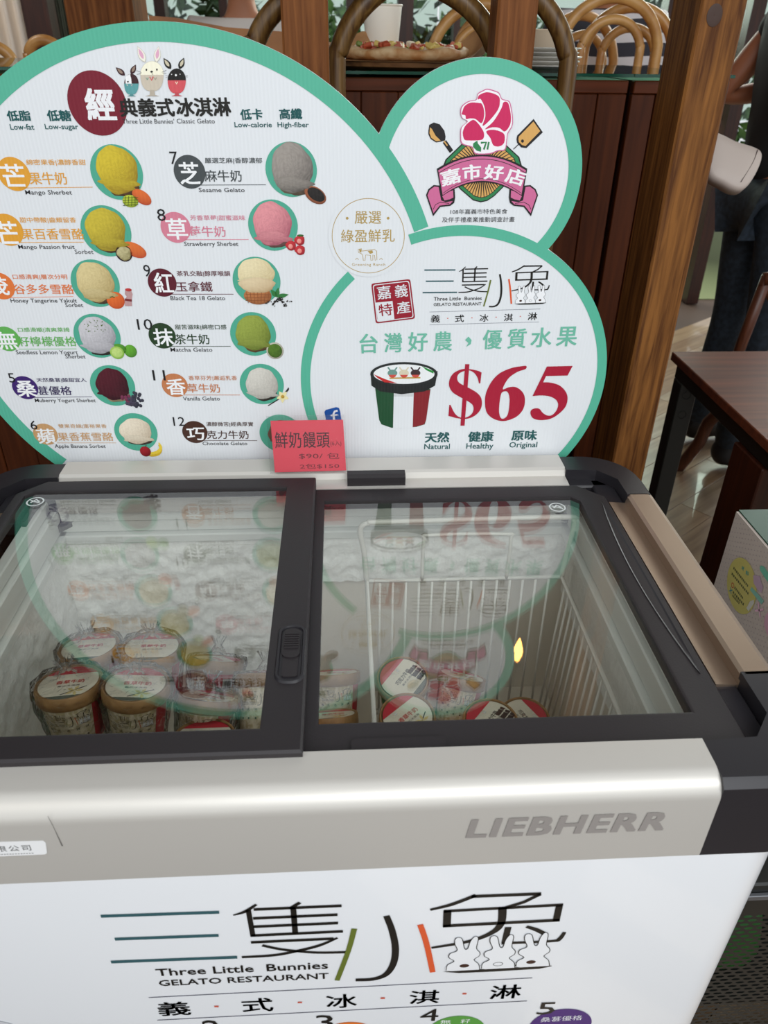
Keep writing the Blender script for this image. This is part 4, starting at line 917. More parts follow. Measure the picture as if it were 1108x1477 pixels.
for k in range(12): rect(cy, .0605+k*.0012, .040, .0610+k*.0012+(k % 3)*.0002, .052, (50, 50, 50), .0005)
draw_logo(cy, (-.031, .0285), (.031, .0285), lv=.0001)
for k in range(5): u = -.024+k*.012; cy.poly([(u+.0016*cos(R(a)), .019+.0016*sin(R(a))) for a in range(0, 360, 60)], (70, 60, 50))
print_me = cy.mb.build('cup_print', CUPSIDE, None)
def toplabel(kind):
    s = Sheet((0, 0, .0806), (1, 0, 0), (0, 1, 0)); s.d = 0; s.mb = MB(); r = .0375
    s.disc((0, 0), r, (236, 228, 208), 0, 40)
    seg = lambda v0, v1, col, d: s.poly([(r*cos(t), r*sin(t)) for t in [math.asin(v0/r)+(math.asin(v1/r)-math.asin(v0/r))*i/10 for i in range(11)]]+[(-r*cos(t), r*sin(t)) for t in [math.asin(v1/r)-(math.asin(v1/r)-math.asin(v0/r))*i/10 for i in range(11)]], col, d)
    seg(.020, .0372, (206, 46, 62), .0002); seg(-.0372, -.030, (92, 100, 88), .0002)
    def tx(t, x0, x1, y, h, col, bold=0):
        vs, fs = text2d(t, bold); s.mb.add([s.pt(x0+(x1-x0)*x, y+h*q, .0003+w_) for x, q, w_ in vs], fs, lin(col))
    draw_logo(s, (-.030 if kind != 'chocolate' else -.012, .010), (-.008 if kind != 'chocolate' else .010, .010), detail=False, lv=.0001)
    name, nc = {'vanilla': ('香草牛奶', (206, 74, 70)), 'strawberry': ('草莓牛奶', (206, 60, 84)), 'chocolate': ('巧克力牛奶', (40, 34, 30))}[kind]
    tx(name, -.016, .020, -.003, .0085, nc, .02); tx('義式冰淇淋', -.012, .016, -.010, .0038, (60, 60, 60))
    if kind == 'vanilla':
        for i in range(5): a = R(72*i); cx, cy_ = .012, -.021; s.poly([(cx, cy_), (cx+.007*cos(a-.35), cy_+.007*sin(a-.35)), (cx+.012*cos(a), cy_+.012*sin(a)), (cx+.007*cos(a+.35), cy_+.007*sin(a+.35))], (228, 206, 140), .0004)
        s.stroke([(-.004, -.028), (.026, -.012)], .0015, (52, 40, 50), .0003)
    if kind == 'strawberry':
        for i, (x, y) in enumerate(((-.012, .026), (-.002, .029), (.008, .026), (.018, .028))): s.disc((x, y), .006, (214, 50, 52), .0003+.00005*i, 14); s.disc((x-.001, y-.001), .003, (240, 170, 150), .0006, 10)
    if kind == 'chocolate':
        for i in range(9): s.poly([(.014+(i % 3)*.007, -.026+(i//3)*.010), (.022+(i % 3)*.006, -.025+(i//3)*.009), (.020+(i % 3)*.006, -.017+(i//3)*.009), (.013+(i % 3)*.007, -.018+(i//3)*.009)], (44+i*4, 34+i*2, 38), .0004+i*.00002)
    return s.mb.build('lid_label', CUPSIDE, None)
labels = {k: toplabel(k) for k in ('vanilla', 'strawberry', 'chocolate')}
# clear crumpled film
fm = bpy.data.materials.new('clear_film'); fm.use_nodes = True; nt = fm.node_tree; N = nt.nodes; Lk = nt.links; N.clear()
o_ = N.new('ShaderNodeOutputMaterial'); mx = N.new('ShaderNodeMixShader'); t_ = N.new('ShaderNodeBsdfTransparent'); t_.inputs[0].default_value = (.97, .97, .97, 1); g_ = N.new('ShaderNodeBsdfGlossy'); g_.inputs['Roughness'].default_value = .16
lw = N.new('ShaderNodeLayerWeight'); lw.inputs[0].default_value = .19; tc = N.new('ShaderNodeTexCoord'); nn_ = N.new('ShaderNodeTexNoise'); nn_.inputs['Scale'].default_value = 45; nn_.inputs['Detail'].default_value = 3; nn_.inputs['Distortion'].default_value = 2
bp = N.new('ShaderNodeBump'); bp.inputs['Strength'].default_value = .9; bp.inputs['Distance'].default_value = .01
Lk.new(tc.outputs['Object'], nn_.inputs['Vector']); Lk.new(nn_.outputs[0], bp.inputs['Height']); Lk.new(bp.outputs[0], g_.inputs['Normal']); Lk.new(bp.outputs[0], lw.inputs['Normal'])
Lk.new(lw.outputs['Fresnel'], mx.inputs[0]); Lk.new(t_.outputs[0], mx.inputs[1]); Lk.new(g_.outputs[0], mx.inputs[2]); Lk.new(mx.outputs[0], o_.inputs[0])
from mathutils import noise as NZ
def film(seed):
    b = MB(); prof = [(.012, -.003), (.036, -.002), (.038, .01), (.042, .035), (.046, .060), (.0475, .075), (.045, .086), (.030, .0875), (.012, .090), (.004, .103), (.012, .118)]
    n = 40; vs = []
    for k, (r, z) in enumerate(prof):
        for j in range(n):
            a = 2*pi*j/n; q = Vector((r*cos(a)*30, r*sin(a)*30, z*30+seed*7)); d = .0035*NZ.noise(q*1.7)+.0022*sin(a*11+seed+z*60); d = max(d, -.0006)
            vs.append(((r+d)*cos(a), (r+d)*sin(a), z+.0012*NZ.noise(q*3)))
    b.add(vs, [(i*n+j, i*n+(j+1) % n, (i+1)*n+(j+1) % n, (i+1)*n+j) for i in range(len(prof)-1) for j in range(n)])
    return b.build('plastic_wrap', fm, None, 'all')
films = [film(i) for i in range(3)]
def childcopy(src, par):
    o = src.copy(); COL.objects.link(o); o.parent = par; return o
CUPS = [  # px, py of lid centre, camera depth, tilt, yaw, roll, spin, kind, wrap, label
 (99, 984, .985, -11, -4, -3, 8, 'vanilla', 0, 'wrapped vanilla milk cup at front left, nearest the left wall of the freezer'),
 (196, 986, .985, -11, 0, 4, 0, 'vanilla', 1, 'wrapped vanilla milk cup at the front, second from the left wall'),
 (128, 932, 1.10, -11, -4, -3, 6, 'strawberry', 2, 'wrapped cup with strawberries on its lid, back row beside the frosted left wall'),
 (219, 932, 1.10, -11, 0, 3, 4, 'strawberry', 0, 'wrapped cup with strawberries on its lid, back row right of its twin'),
 (313, 950, 1.22, -36, 0, 6, -62, 'vanilla', 1, 'wrapped cup tipped back showing its red side and barcode'),
 (301, 1004, 1.10, -34, 0, 8, -18, 'vanilla', 2, 'wrapped cup tipped back showing logo and red stripe, in front of the barcode cup'),
 (294, 1062, 1.03, -14, 0, 0, 0, 'vanilla', None, 'cup whose lid just shows at the front frame of the left lid'),
 (382, 975, 1.14, -45, -30, -20, 10, 'vanilla', 0, 'crumple-wrapped cup half hidden behind the stile of the left lid'),
 (484, 970, 1.33, -36, 6, 2, -8, 'vanilla', None, 'unwrapped cup tipped back left of the basket, logo facing up'),
 (478, 1030, 1.22, -36, 4, 0, -4, 'vanilla', None, 'unwrapped cup left of the basket, lowest in front of the other'),
 (581, 978, 1.24, 12, 0, 0, 52, 'chocolate', None, 'chocolate milk cup in the basket, lid turned to the viewer'),
 (588, 1033, 1.14, 8, 0, 0, 40, 'vanilla', None, 'cup at the front left of the basket with flower on its lid'),
 (667, 974, 1.34, -32, -6, 10, -8, 'vanilla', None, 'cup lying back in the middle of the basket, logo side up'),
 (708, 1038, 1.16, 2, 0, 0, 50, 'chocolate', None, 'chocolate milk cup at the front of the basket, lid partly cut by the frame'),
 (757, 1034, 1.27, 4, 0, 0, -60, 'chocolate', None, 'rightmost cup in the basket, dark lid label turned sideways'),
]
for (px, py, t, tilt, yaw, roll, spin, kind, wr, lab) in CUPS:
    c_ = at_depth(px, py, t); M_ = Matrix.Rotation(R(yaw), 3, 'Z') @ Matrix.Rotation(R(tilt), 3, 'X') @ Matrix.Rotation(R(roll), 3, 'Y') @ Matrix.Rotation(R(spin), 3, 'Z')
    base = c_-M_ @ Vector((0, 0, .081))
    r_ = thing('gelato_cup', lab, 'ice cream cup', base, 'gelato cups in the freezer', M_.to_euler())
    for src in (body_me, rim_me, print_me, labels[kind]): childcopy(src, r_)
    if wr is not None: childcopy(films[wr], r_)
for o in [body_me, rim_me, print_me, *labels.values(), *films]: bpy.data.objects.remove(o)

# ------------------------------------------------------------------ room
WOOD = mat('honey_timber', (138, 86, 46), .6, spec=.15, grain=(2, 22, (92, 52, 26)))
WOODL = mat('knotted_timber', (138, 90, 44), .6, spec=.15, grain=(2, 26, (80, 46, 22)))  # even brown timber with darker grain, for the knotted post
WOODD = mat('dark_timber', (70, 32, 16), .42, grain=(2, 20, (46, 19, 9)))
CABW = mat('cabinet_wood', (88, 42, 16), .5, spec=.2, grain=(2, 14, (64, 28, 9)))
CABR = mat('cabinet_rail_wood', (98, 46, 20), .5, spec=.2, grain=(0, 14, (74, 34, 13)))
BENT = mat('bentwood_dark', (124, 92, 46), .38, grain=(2, 30, (72, 46, 20)))
RATTAN = mat('bentwood_honey', (206, 156, 92), .35, noise=(14, (176, 122, 64), 1))
BLACKM = mat('black_steel', (22, 24, 22), .45)
TABW = mat('table_laminate', (112, 58, 36), .5, spec=.25, grain=(0, 10, (84, 42, 28)))
PLANK = [mat('floor_plank_%s' % n, c, .3, grain=(0, 9, c2), coat=.5) for n, c, c2 in (('pale', (182, 156, 124), (142, 116, 88)), ('mid', (164, 136, 106), (126, 98, 74)), ('grey', (172, 152, 128), (136, 116, 94)))]
b = MB(); b.box((-6, -3, -.06), (6, 9, -.006)); fl = struct(b.build('floor', mat('floor_base', (70, 52, 38), .6), None))
rnd = random.Random(3); ang = R(38); pm = []
for i in range(3):
    b = MB(); b.box((-.6, -.06, -.006), (.5985, .0585, 0), .001); o = b.build('plank', PLANK[i], None); pm.append(o.data); bpy.data.objects.remove(o)
cnt = 0
for j in range(-14, 15):
    for i in range(-3, 4):
        lx = i*1.2+(j % 3)*.4; ly = j*.12; x = 1.5+lx*cos(ang)-ly*sin(ang); y = 2.3+lx*sin(ang)+ly*cos(ang)
        if .3 < x < 3.4 and .2 < y < 4.4:
            o = bpy.data.objects.new('plank', pm[rnd.randrange(3)]); COL.objects.link(o); o.parent = fl; o.location = (x, y, 0); o.rotation_euler = (0, 0, ang); cnt += 1
b = MB(); b.box((-5, 1.15, 2.9), (5, 8, 3.0)); struct(b.build('ceiling', mat('ceiling_boards', (92, 60, 40), .6, grain=(0, 8, (66, 40, 26))), None))

# panelled counter: two cabinet units with glass tops
CY, CT = 1.75, 1.372
gapt = on_y(913, 110, CY).x
def cabinet(x0, x1, lab, stiles):
    t = thing('panelled_cabinet', lab, 'cabinet', ((x0+x1)/2, CY+.3, 0), 'panelled counter cabinets'); M = off(t)
    b = MB(); b.box((x0, CY+.022, 0), (x1, CY+.70, CT-.002)); b.build('carcass', WOODD, t, False, M)
    zt = on_y(870, 135, CY).z
    b = MB(); b.box((x0, CY, zt), (x1, CY+.022, CT-.002), .002); b.build('top_rail', CABR, t, False, M)
    b = MB(); b.box((x0, CY, 0), (x1, CY+.022, .16), .002); b.build('kick_rail', CABR, t, False, M)
    for (s0, s1, z0, z1, m_, dy) in stiles:
        b = MB(); b.box((s0, CY+dy, z0), (s1-.0008, CY+.022, z1), .0015); b.build('board', m_, t, False, M)
    return t
zt = on_y(870, 135, CY).z
def px2x(p, y=135): return on_y(p, y, CY).x
st = []
xa = gapt-.006; w_ = .05
xx = xa; k = 0
while xx > -1.55:
    wid = (.060, .084, .075, .11)[k % 4]; dy = (0.0, .003, 0.0, .005)[k % 4]
    st.append((xx-wid, xx, .162, zt-.001, CABW, dy)); xx -= wid; k += 1
cabinet(-1.55, xa, 'red-brown panelled counter cabinet behind the sign, left of the dark gap', st)
st2 = []; xx = gapt+.006
for k in range(4): st2.append((xx, xx+.05, .162, zt-.001, CABW, (.004, 0, .003, 0)[k])); xx += .05
cabinet(gapt+.006, gapt+.206, 'narrow panelled counter cabinet between the dark gap and the knotted post', st2)
GT = glassmat('glass_top', (170, 205, 190), 1.5)
GEDGE = mat('glass_edge', (20, 74, 58), .15)
for (x0, x1, lab) in ((-1.56, gapt-.001, 'long green-edged glass sheet topping the left counter cabinet'), (gapt+.001, gapt+.21, 'short green-edged glass sheet topping the counter beside the knotted post')):
    t = thing('glass_top', lab, 'glass top', ((x0+x1)/2, CY+.4, CT)); M = off(t)
    b = MB(); b.box((x0, CY-.008, CT+.004), (x1, CY+.70, CT+.010)); b.build('glass_sheet', GT, t, False, M)
    b = MB(); b.box((x0, CY-.0095, CT+.0045), (x1, CY-.008, CT+.0095)); b.build('polished_edge', GEDGE, t, False, M)

# posts
def post(p0, p1, row, Y, dep, m, lab, top=2.9, knot=None):
    x0 = on_y(p0, row, Y).x; x1 = on_y(p1, row, Y).x
    t = thing('timber_post', lab, 'post', ((x0+x1)/2, Y+dep/2, 0), 'timber posts'); M = off(t)
    b = MB(); b.box((x0, Y, 0), (x1, Y+dep, top), .004); b.build('shaft', m, t, False, M)
    if knot:
        kc = on_y(*knot, Y-.0008); b = MB(); b.lathe([(.0005, 0), (.010, .0004), (.0125, 0)], 20, M=Matrix.Translation(kc) @ Matrix.Scale(1.25, 4, (0, 0, 1)) @ Matrix.Rotation(R(90), 4, 'X')); b.build('knot', mat('knot_wood', (58, 34, 22), .6), t, True, M)
    return t
post(407, 474, 60, 1.46, .075, WOOD, 'squared timber post rising left of the pizza, behind the sign')
post(716, 774, 40, 1.46, .075, WOOD, 'squared timber post rising behind the small round lobe of the sign')
post(1013, 1080, 0, 1.40, .125, WOODL, 'tall knotted timber post at the right rear corner of the freezer', knot=(1031, 22))

# bent wood bar stools behind the sign
def hoopchair(name, lab, cat, base, w, seat, top, m, tube, rot=0, inner=True, group=None):
    t = thing(name, lab, cat, base, group, (0, 0, rot))
    def U(hw, z0, z1, y0, y1, r, nm):
        P = [(-hw*.86, y0, z0)]
        for i in range(0, 17): a = pi-pi*i/16; P.append((hw*cos(a), y0+(y1-y0)*(.45+.55*sin(a)), z0+(z1-z0)*.52+(z1-z0)*.48*sin(a)))
        P.append((hw*.86, y0, z0)); b = MB(); b.tube(smooth3(P, 3), r, 10); b.build(nm, m, t, 'all')
    U(w/2, seat, top, -.17, -.23, tube, 'back_hoop')
    if inner: U(w/2*.52, seat, seat+(top-seat)*.80, -.165, -.215, tube*.72, 'inner_hoop')
    b = MB(); b.lathe([(.001, seat-.01), (.19, seat-.01), (.205, seat-.02), (.205, seat-.04), (.19, seat-.045), (.001, seat-.045)], 32); b.build('seat', m, t, 45)
    for (sx, sy) in ((-1, -1), (1, -1), (-1, 1), (1, 1)):
        b = MB(); b.tube([(sx*.14, sy*.14, seat-.04), (sx*.165, sy*.165, seat*.5), (sx*.20, sy*.20, 0)], [.017, .015, .012], 10); b.build('leg', m, t, 'all')
    b = MB(); b.tube([(.172*cos(2*pi*i/24), .172*sin(2*pi*i/24), seat*.42) for i in range(24)], .009, 8, closed=True); b.build('foot_ring', m, t, 'all')
    return t
# stool hoops: the back faces the camera, the seat sits towards the counter -> placed in front of it
def stool(pl, pr, row, Y, top, lab, sz=.78):
    a = on_y(pl, row, Y); c_ = on_y(pr, row, Y); w = c_.x-a.x; cx = (a.x+c_.x)/2
    t = thing('bar_stool', lab, 'stool', (cx, Y, 0), 'bentwood bar stools'); hw = w/2; zl = a.z
    P = [(-hw*.92, .01, sz+.02), (-hw*.985, .0, (zl+.80)/2), (-hw, 0, zl)]
    for i in range(1, 12): an = pi-pi*i/12; P.append((hw*cos(an), 0, zl+(top-zl)*sin(an)))
    P += [(hw, 0, zl), (hw*.985, 0, (zl+.80)/2), (hw*.92, .01, sz+.02)]
    b = MB(); b.tube(smooth3(P, 4), .0175, 12); b.build('back_hoop', BENT, t, 'all')
    b = MB(); b.prof([(x, y+.02) for x, y in rrect(-.17, -.01, .17, .17, .05)], 'z', sz, sz+.04); b.build('seat', BENT, t, 40)
    for (sx, y) in ((-1, .0), (1, .0), (-1, .17), (1, .17)):
        b = MB(); b.tube([(sx*.15, y+.02, sz+.01), (sx*.165, y+.02, .4), (sx*.175, y+.02, 0)], [.016, .014, .012], 8); b.build('leg', BENT, t, 'all')
    b = MB(); b.tube([(-.165, .02, .3), (.165, .02, .3), (.165, .19, .3), (-.165, .19, .3)], .009, 8, closed=True); b.build('foot_rail', BENT, t, 'all')
stool(365, 716, 95, 1.565, 1.53, 'dark bentwood bar stool whose hoop passes behind the left post', .62)
stool(485, 818, 110, 1.605, 1.545, 'dark bentwood bar stool whose hoop arches over the pizza, right of its twin')

# ---- things on the counter
ZC = CT+.010
def onc(px, py): return on_z(px, py, ZC)
# serving board, paper, pizza
bc = Vector((on_y(588, 96, 1.93).x, 1.93, ZC)); bd = thing('serving_board', 'round wooden serving board under the pizza', 'board', bc)
b = MB(); b.lathe([(.001, 0), (.150, 0), (.168, .006), (.170, .014), (.160, .0145), (.001, .0145)], 48); b.build('board', mat('board_wood', (140, 98, 58), .5, grain=(0, 20, (100, 64, 34))), bd, 40)
pp = thing('baking_paper', 'crumpled brown baking paper under the pizza', 'paper', bc+Vector((0, 0, .0145))); b = MB(); n = 56; vs = [(0, 0, .0012)]
for k, r in enumerate((.06, .11, .145, .168, .188)):
    for j in range(n):
        a = 2*pi*j/n; lift = max(0, (r-.14))*(.5+.5*sin(3*a+1)+.25*sin(7*a))*1.0 if k > 2 else 0
        lift *= (.0 if sin(a) < .1 else 1)
        if cos(a) > .55 and k >= 3: lift += (.012, .034)[k-3]*min(1, (cos(a)-.55)*4)
        vs.append((r*cos(a)*(1+.05*sin(5*a)), r*sin(a)*(.92+.04*sin(4*a)), .0012+max(0, lift)))
b.add(vs, [(0, 1+j, 1+(j+1) % n) for j in range(n)]+[(1+k*n+j, 1+k*n+(j+1) % n, 1+(k+1)*n+(j+1) % n, 1+(k+1)*n+j) for k in range(4) for j in range(n)])
b.build('sheet', mat('baking_paper', (186, 142, 96), .6, noise=(20, (160, 116, 74), 1)), pp, 'all')
pz = thing('pizza', 'pizza with pineapple and ham topping on brown paper', 'pizza', bc+Vector((-.005, 0, .017)))
b = MB(); n = 48; vs = []
for (r, z) in ((.02, .0), (.125, .0), (.140, .008), (.139, .018), (.128, .022), (.115, .015), (.001, .013)):
    for j in range(n): a = 2*pi*j/n; q = 1+.02*sin(5*a)+.012*sin(11*a); vs.append((r*q*cos(a), r*q*sin(a), z*(1+.15*sin(7*a+2))))
b.add(vs, [(k*n+j, k*n+(j+1) % n, (k+1)*n+(j+1) % n, (k+1)*n+j) for k in range(6) for j in range(n)]); b.build('crust', mat('crust', (226, 196, 150), .6, noise=(30, (196, 140, 84), 1.3)), pz, 'all')
tops = [('ham_piece', mat('ham', (206, 120, 96), .5)), ('pineapple_piece', mat('pineapple', (236, 210, 120), .45)), ('pepper_piece', mat('green_pepper', (110, 130, 50), .45)), ('sausage_piece', mat('sausage', (190, 84, 50), .5)), ('onion_piece', mat('onion', (240, 226, 200), .5))]
tme = []
for nm, m_ in tops:
    b = MB(); b.box((-.007, -.006, 0), (.007, .006, .009), .002); o = b.build(nm, m_, None); tme.append(o.data); bpy.data.objects.remove(o)
rnd = random.Random(12)
for i in range(190):
    r = .118*math.sqrt(rnd.random()); a = rnd.uniform(0, 2*pi); k = rnd.choice((0, 0, 1, 1, 2, 3, 3, 4)); o = bpy.data.objects.new(tops[k][0], tme[k]); COL.objects.link(o); o.parent = pz
    o.location = (r*cos(a), r*sin(a), .013+rnd.uniform(0, .010)); o.rotation_euler = (rnd.uniform(-.6, .6), rnd.uniform(-.6, .6), rnd.uniform(0, 6)); s_ = rnd.uniform(.7, 1.25); o.scale = (s_, s_, s_)
# paper cup
cc_ = on_y(551, 78, 2.10); pcup = thing('paper_cup', 'white paper drink cup with small printed bunnies behind the pizza', 'cup', (cc_.x, 2.10, ZC))
b = MB(); b.lathe([(.028, .001), (.034, 0), (.0345, .002), (.0455, .118), (.047, .119), (.0475, .121), (.0465, .1225), (.0445, .121), (.033, .006), (.001, .006)], 40, cap=False); b.build('cup_wall', mat('white_paper', (246, 242, 230), .5), pcup, 45)
class Cy2(Sheet):
    def pt(s, u, v, d=0): r = .0347+.011*v/.118; a = -pi/2+u/.04; return Vector(((r+d)*cos(a), (r+d)*sin(a), v))
c2 = Cy2((0, 0, 0), (1, 0, 0), (0, 0, 1)); c2.mb = MB(); c2.d = 0
for u in (-.016, .010):
    c2.stroke([(u-.003, .018), (u, .034), (u+.002, .026), (u+.004, .018)], .0012, (60, 60, 60), .0004, True); c2.stroke([(u-.002, .034), (u-.003, .042)], .0015, (60, 60, 60), .0004); c2.stroke([(u+.001, .034), (u+.003, .041)], .0015, (60, 60, 60), .0004)
c2.stroke([(-.03+.002*i, .0165) for i in range(31)], .0007, (120, 120, 120), .0004)
c2.mb.build('cup_print', GLOSSINK, pcup)
# jar of red sauce
jc = on_y(498, 82, 1.98); jr = thing('sauce_glass', 'small clear glass of red sauce at the left end of the pizza', 'glass', (jc.x, 1.98, ZC))
b = MB(); b.lathe([(.001, .0), (.020, .0), (.025, .006), (.028, .032), (.0265, .032), (.0235, .008), (.001, .006)], 28); b.build('glass_bowl', glassmat('clear_glass', (240, 245, 245), 1.45), jr, 40)
b = MB(); b.lathe([(.001, .0065), (.0228, .0085), (.0252, .022), (.001, .022)], 28); b.build('sauce', mat('red_sauce', (150, 16, 30), .3), jr, 40)
# stacked plates
plc = on_y(795, 90, 2.0)
for i in range(5):
    p_ = thing('white_plate', ['bottom', 'second lowest', 'middle', 'second highest', 'top'][i]+' white plate of the stack right of the round lobe of the sign', 'plate', (plc.x+.004*((i*7) % 3-1), 2.0, ZC+i*.0085), 'stacked white plates')
    b = MB(); b.lathe([(.001, .0), (.040, .0), (.044, .001), (.064, .0065), (.065, .0085), (.062, .0085), (.043, .003), (.001, .003)], 40); b.build('dish', mat('porcelain', (235, 232, 225), .3), p_, 40)
nk = on_y(786, 45, 2.16); t = thing('paper_bowl', 'cream paper bowl behind the stacked plates', 'bowl', (nk.x, 2.16, ZC)); b = MB(); b.lathe([(.001, .002), (.045, 0), (.066, .075), (.068, .077), (.066, .079), (.062, .075), (.042, .006), (.001, .006)], 40); b.build('bowl_wall', mat('cream_paper', (222, 202, 176), .55), t, 40)
t = thing('paper_napkin', 'folded white napkin on the counter left of the left post', 'napkin', (on_y(392, 60, 2.0).x, 2.0, ZC)); b = MB(); b.box((-.03, -.03, 0), (.03, .03, .009), .002); b.build('sheet', mat('napkin', (235, 238, 245), .7), t)

# ---- honey coloured bentwood chairs beyond the counter, on the raised dining floor
b = MB(); b.box((-4, CY+.72, 0), (1.10, 4.75, .56)); b.box((1.10, 3.0, 0), (1.30, 4.75, .56)); struct(b.build('trim_1', WOODD, None))
def backchair(cpx, hwpx, toppx, Y, lab, rot=0, n2=True, k_=1.0):
    a = on_y(cpx-hwpx, toppx, Y); c_ = on_y(cpx+hwpx, toppx, Y); top = on_y(cpx, toppx, Y).z-.56
    return hoopchair('bentwood_chair', lab, 'chair', ((a.x+c_.x)/2, Y-.23*1, .56), c_.x-a.x, .46, top, RATTAN, .0165*k_, pi+rot, n2, 'honey bentwood chairs')
def bch(cpx, hwpx, toppx, Y, lab, rot=0):
    a = on_y(cpx-hwpx, toppx, Y); c_ = on_y(cpx+hwpx, toppx, Y); w = c_.x-a.x; top = on_y(cpx, toppx, Y).z-.56
    t = thing('bentwood_chair', lab, 'chair', ((a.x+c_.x)/2, Y, .56), 'honey bentwood chairs', (0, 0, rot))
    def U(hw, z1, y, r, nm):
        z0 = .45; zs = z1-hw*.95
        P = [(-hw*.9, y+.02, z0), (-hw*.98, y, (z0+zs)/2), (-hw, y, zs)]+[(hw*cos(pi-pi*i/12), y, zs+hw*.95*sin(pi*i/12)) for i in range(1, 12)]+[(hw, y, zs), (hw*.98, y, (z0+zs)/2), (hw*.9, y+.02, z0)]
        b = MB(); b.tube(smooth3(P, 3), r, 10); b.build(nm, RATTAN, t, 'all')
    U(w/2, top, 0, .0165, 'back_hoop'); U(w/2*.60, top-.055, -.022, .0135, 'inner_hoop')
    b = MB(); b.lathe([(.001, .455), (.19, .455), (.2, .448), (.2, .43), (.19, .425), (.001, .425)], 32, M=Matrix.Translation((0, .2, 0))); b.build('seat', RATTAN, t, 45)
    for (sx, y) in ((-1, .04), (1, .04), (-1, .36), (1, .36)):
        b = MB(); b.tube([(sx*.15, y, .43), (sx*.17, y+(y-.2)*.2, 0)], [.015, .012], 8); b.build('leg', RATTAN, t, 'all')
bch(888, 73, -4, 2.66, 'honey bentwood chair in front of the person in the striped shirt')
bch(915, 62, 10, 2.80, 'honey bentwood chair half hidden by the knotted post', R(-14))
bch(840, 70, 22, 3.05, 'honey bentwood chair behind the other two, left of the striped shirt', R(24))
bch(700, 78, 6, 2.70, 'honey bentwood chair right of the paper cup', R(8))
bch(715, 52, 20, 2.95, 'smaller-looking honey bentwood chair behind the one near the paper cup', R(-6))
bch(-14, 28, 66, 2.75, 'honey bentwood chair at the far left edge of the sign', R(10))
bch(62, 26, 58, 2.92, 'honey bentwood chair behind the left of the sign, near the curtain', R(0))
# bench back
a = on_y(226, 30, 2.5); c_ = on_y(420, 62, 2.5); bn = thing('bench_seat', 'tan upholstered bench back left of the left post', 'bench', ((a.x+c_.x)/2, 2.5, .56)); M = off(bn)
b = MB(); q = [(a.x-.02, .9), (a.x-.02, a.z+.012), (a.x+.05, a.z+.008), ((a.x+c_.x)/2, a.z-.012), (c_.x, a.z-.022), (c_.x, .9)]
b.prof([(p[0], p[1]) for p in q], 'y', 2.5, 2.56) ; b.build('back_panel', mat('tan_leather', (178, 116, 58), .4, noise=(8, (150, 92, 44), 1)), bn, 30, M)
b = MB(); b.box((a.x, 2.56, .90), (c_.x, 2.95, 1.02), .02); b.build('seat_pad', mat('tan_leather', (178, 116, 58)), bn, False, M)
b = MB(); b.box((a.x, 2.52, .56), (c_.x, 2.93, .90), .01); b.build('plinth', WOODD, bn, False, M)

# ---- back wall with glazed joinery and garden
BY = 4.8
wl = MB(); wl.box((-5, BY, 0), (1.9, BY+.1, 1.05)); wl.box((-5, BY, 2.5), (5, BY+.1, 3.0)); struct(wl.build('wall_back', WOODD, None))
b = MB(); b.box((-2.9, -.3, 0), (-2.8, BY, 3)); struct(b.build('wall_left_occluder', WOODD, None))  # unseen wall, added to block sky light coming from the left
wn = MB(); wn.box((-5, BY+.02, 1.0), (1.9, BY+.09, 1.06)); wn.box((-5, BY+.02, 2.46), (5, BY+.09, 2.52)); win = struct(wn.build('window_1', WOODD, None))
def bx(p, Y=BY, row=30): return on_y(p, row, Y).x
for (p0, p1) in ((225, 240), (574, 596), (500, 512), (655, 664), (742, 762), (318, 330), (850, 866), (-60, -40), (960, 975), (1080, 1100)):
    b = MB(); b.box((bx(p0), BY-.01, .0), (bx(p1), BY+.10, 2.9)); b.build('mullion', WOODD, win)
for i in range(9):
    b = MB(); x0 = -5+i*1.11; b.box((x0, BY+.05, 1.06), (x0+1.1, BY+.056, 2.46)); b.build('pane', glassmat('window_glass', (225, 235, 228), 1.45) if i == 0 else MATS['window_glass'], win)
def slabthing(nm, lab, cat, p0, p1, Y, z0, z1, dep, m_):
    x0, x1 = on_y(p0, 30, Y).x, on_y(p1, 30, Y).x; t = thing(nm, lab, cat, ((x0+x1)/2, Y, z0)); b = MB(); b.box((x0, Y, z0), (x1, Y+dep, z1), .006); return t, b, off(t), x0, x1
t, b, M, *_ = slabthing('timber_column', 'broad honey timber column behind the left of the sign', 'column', 96, 194, 3.3, .56, 2.9, .25, None); b.build('shaft', WOOD, t, False, M)
t, b, M, *_ = slabthing('door_frame', 'dark red-brown upright between the white and the grey-green curtain', 'upright', 34, 72, 3.9, .56, 2.9, .12, None); b.build('jamb', WOODD, t, False, M)
def curtain(lab, p0, p1, Y, col):
    x0, x1 = on_y(p0, 30, Y).x, on_y(p1, 30, Y).x; t = thing('curtain', lab, 'curtain', ((x0+x1)/2, Y, .6)); b = MB(); n = 60; vs = []
    for z in (.6, 2.8):
        for i in range(n+1): vs.append((x0+(x1-x0)*i/n, Y+.03*sin(i*1.1), z))
    b.add(vs, [(i, i+1, n+2+i, n+1+i) for i in range(n)]); b.build('drape', mat('curtain_%s' % p1, col, .8), t, 'all', off(t))
curtain('white gathered curtain at the top left corner', -140, 44, 4.1, (232, 220, 205)); curtain('grey-green curtain beside the honey timber column', 66, 106, 4.1, (142, 150, 132))
LEAF = mat('garden_leaves', (136, 178, 96), .6, noise=(7, (64, 104, 50), 1.2)); LEAF2 = mat('dark_leaves', (84, 112, 74), .7, noise=(8, (40, 62, 38), 1.2))  # leaf tones: a bright green and a darker green
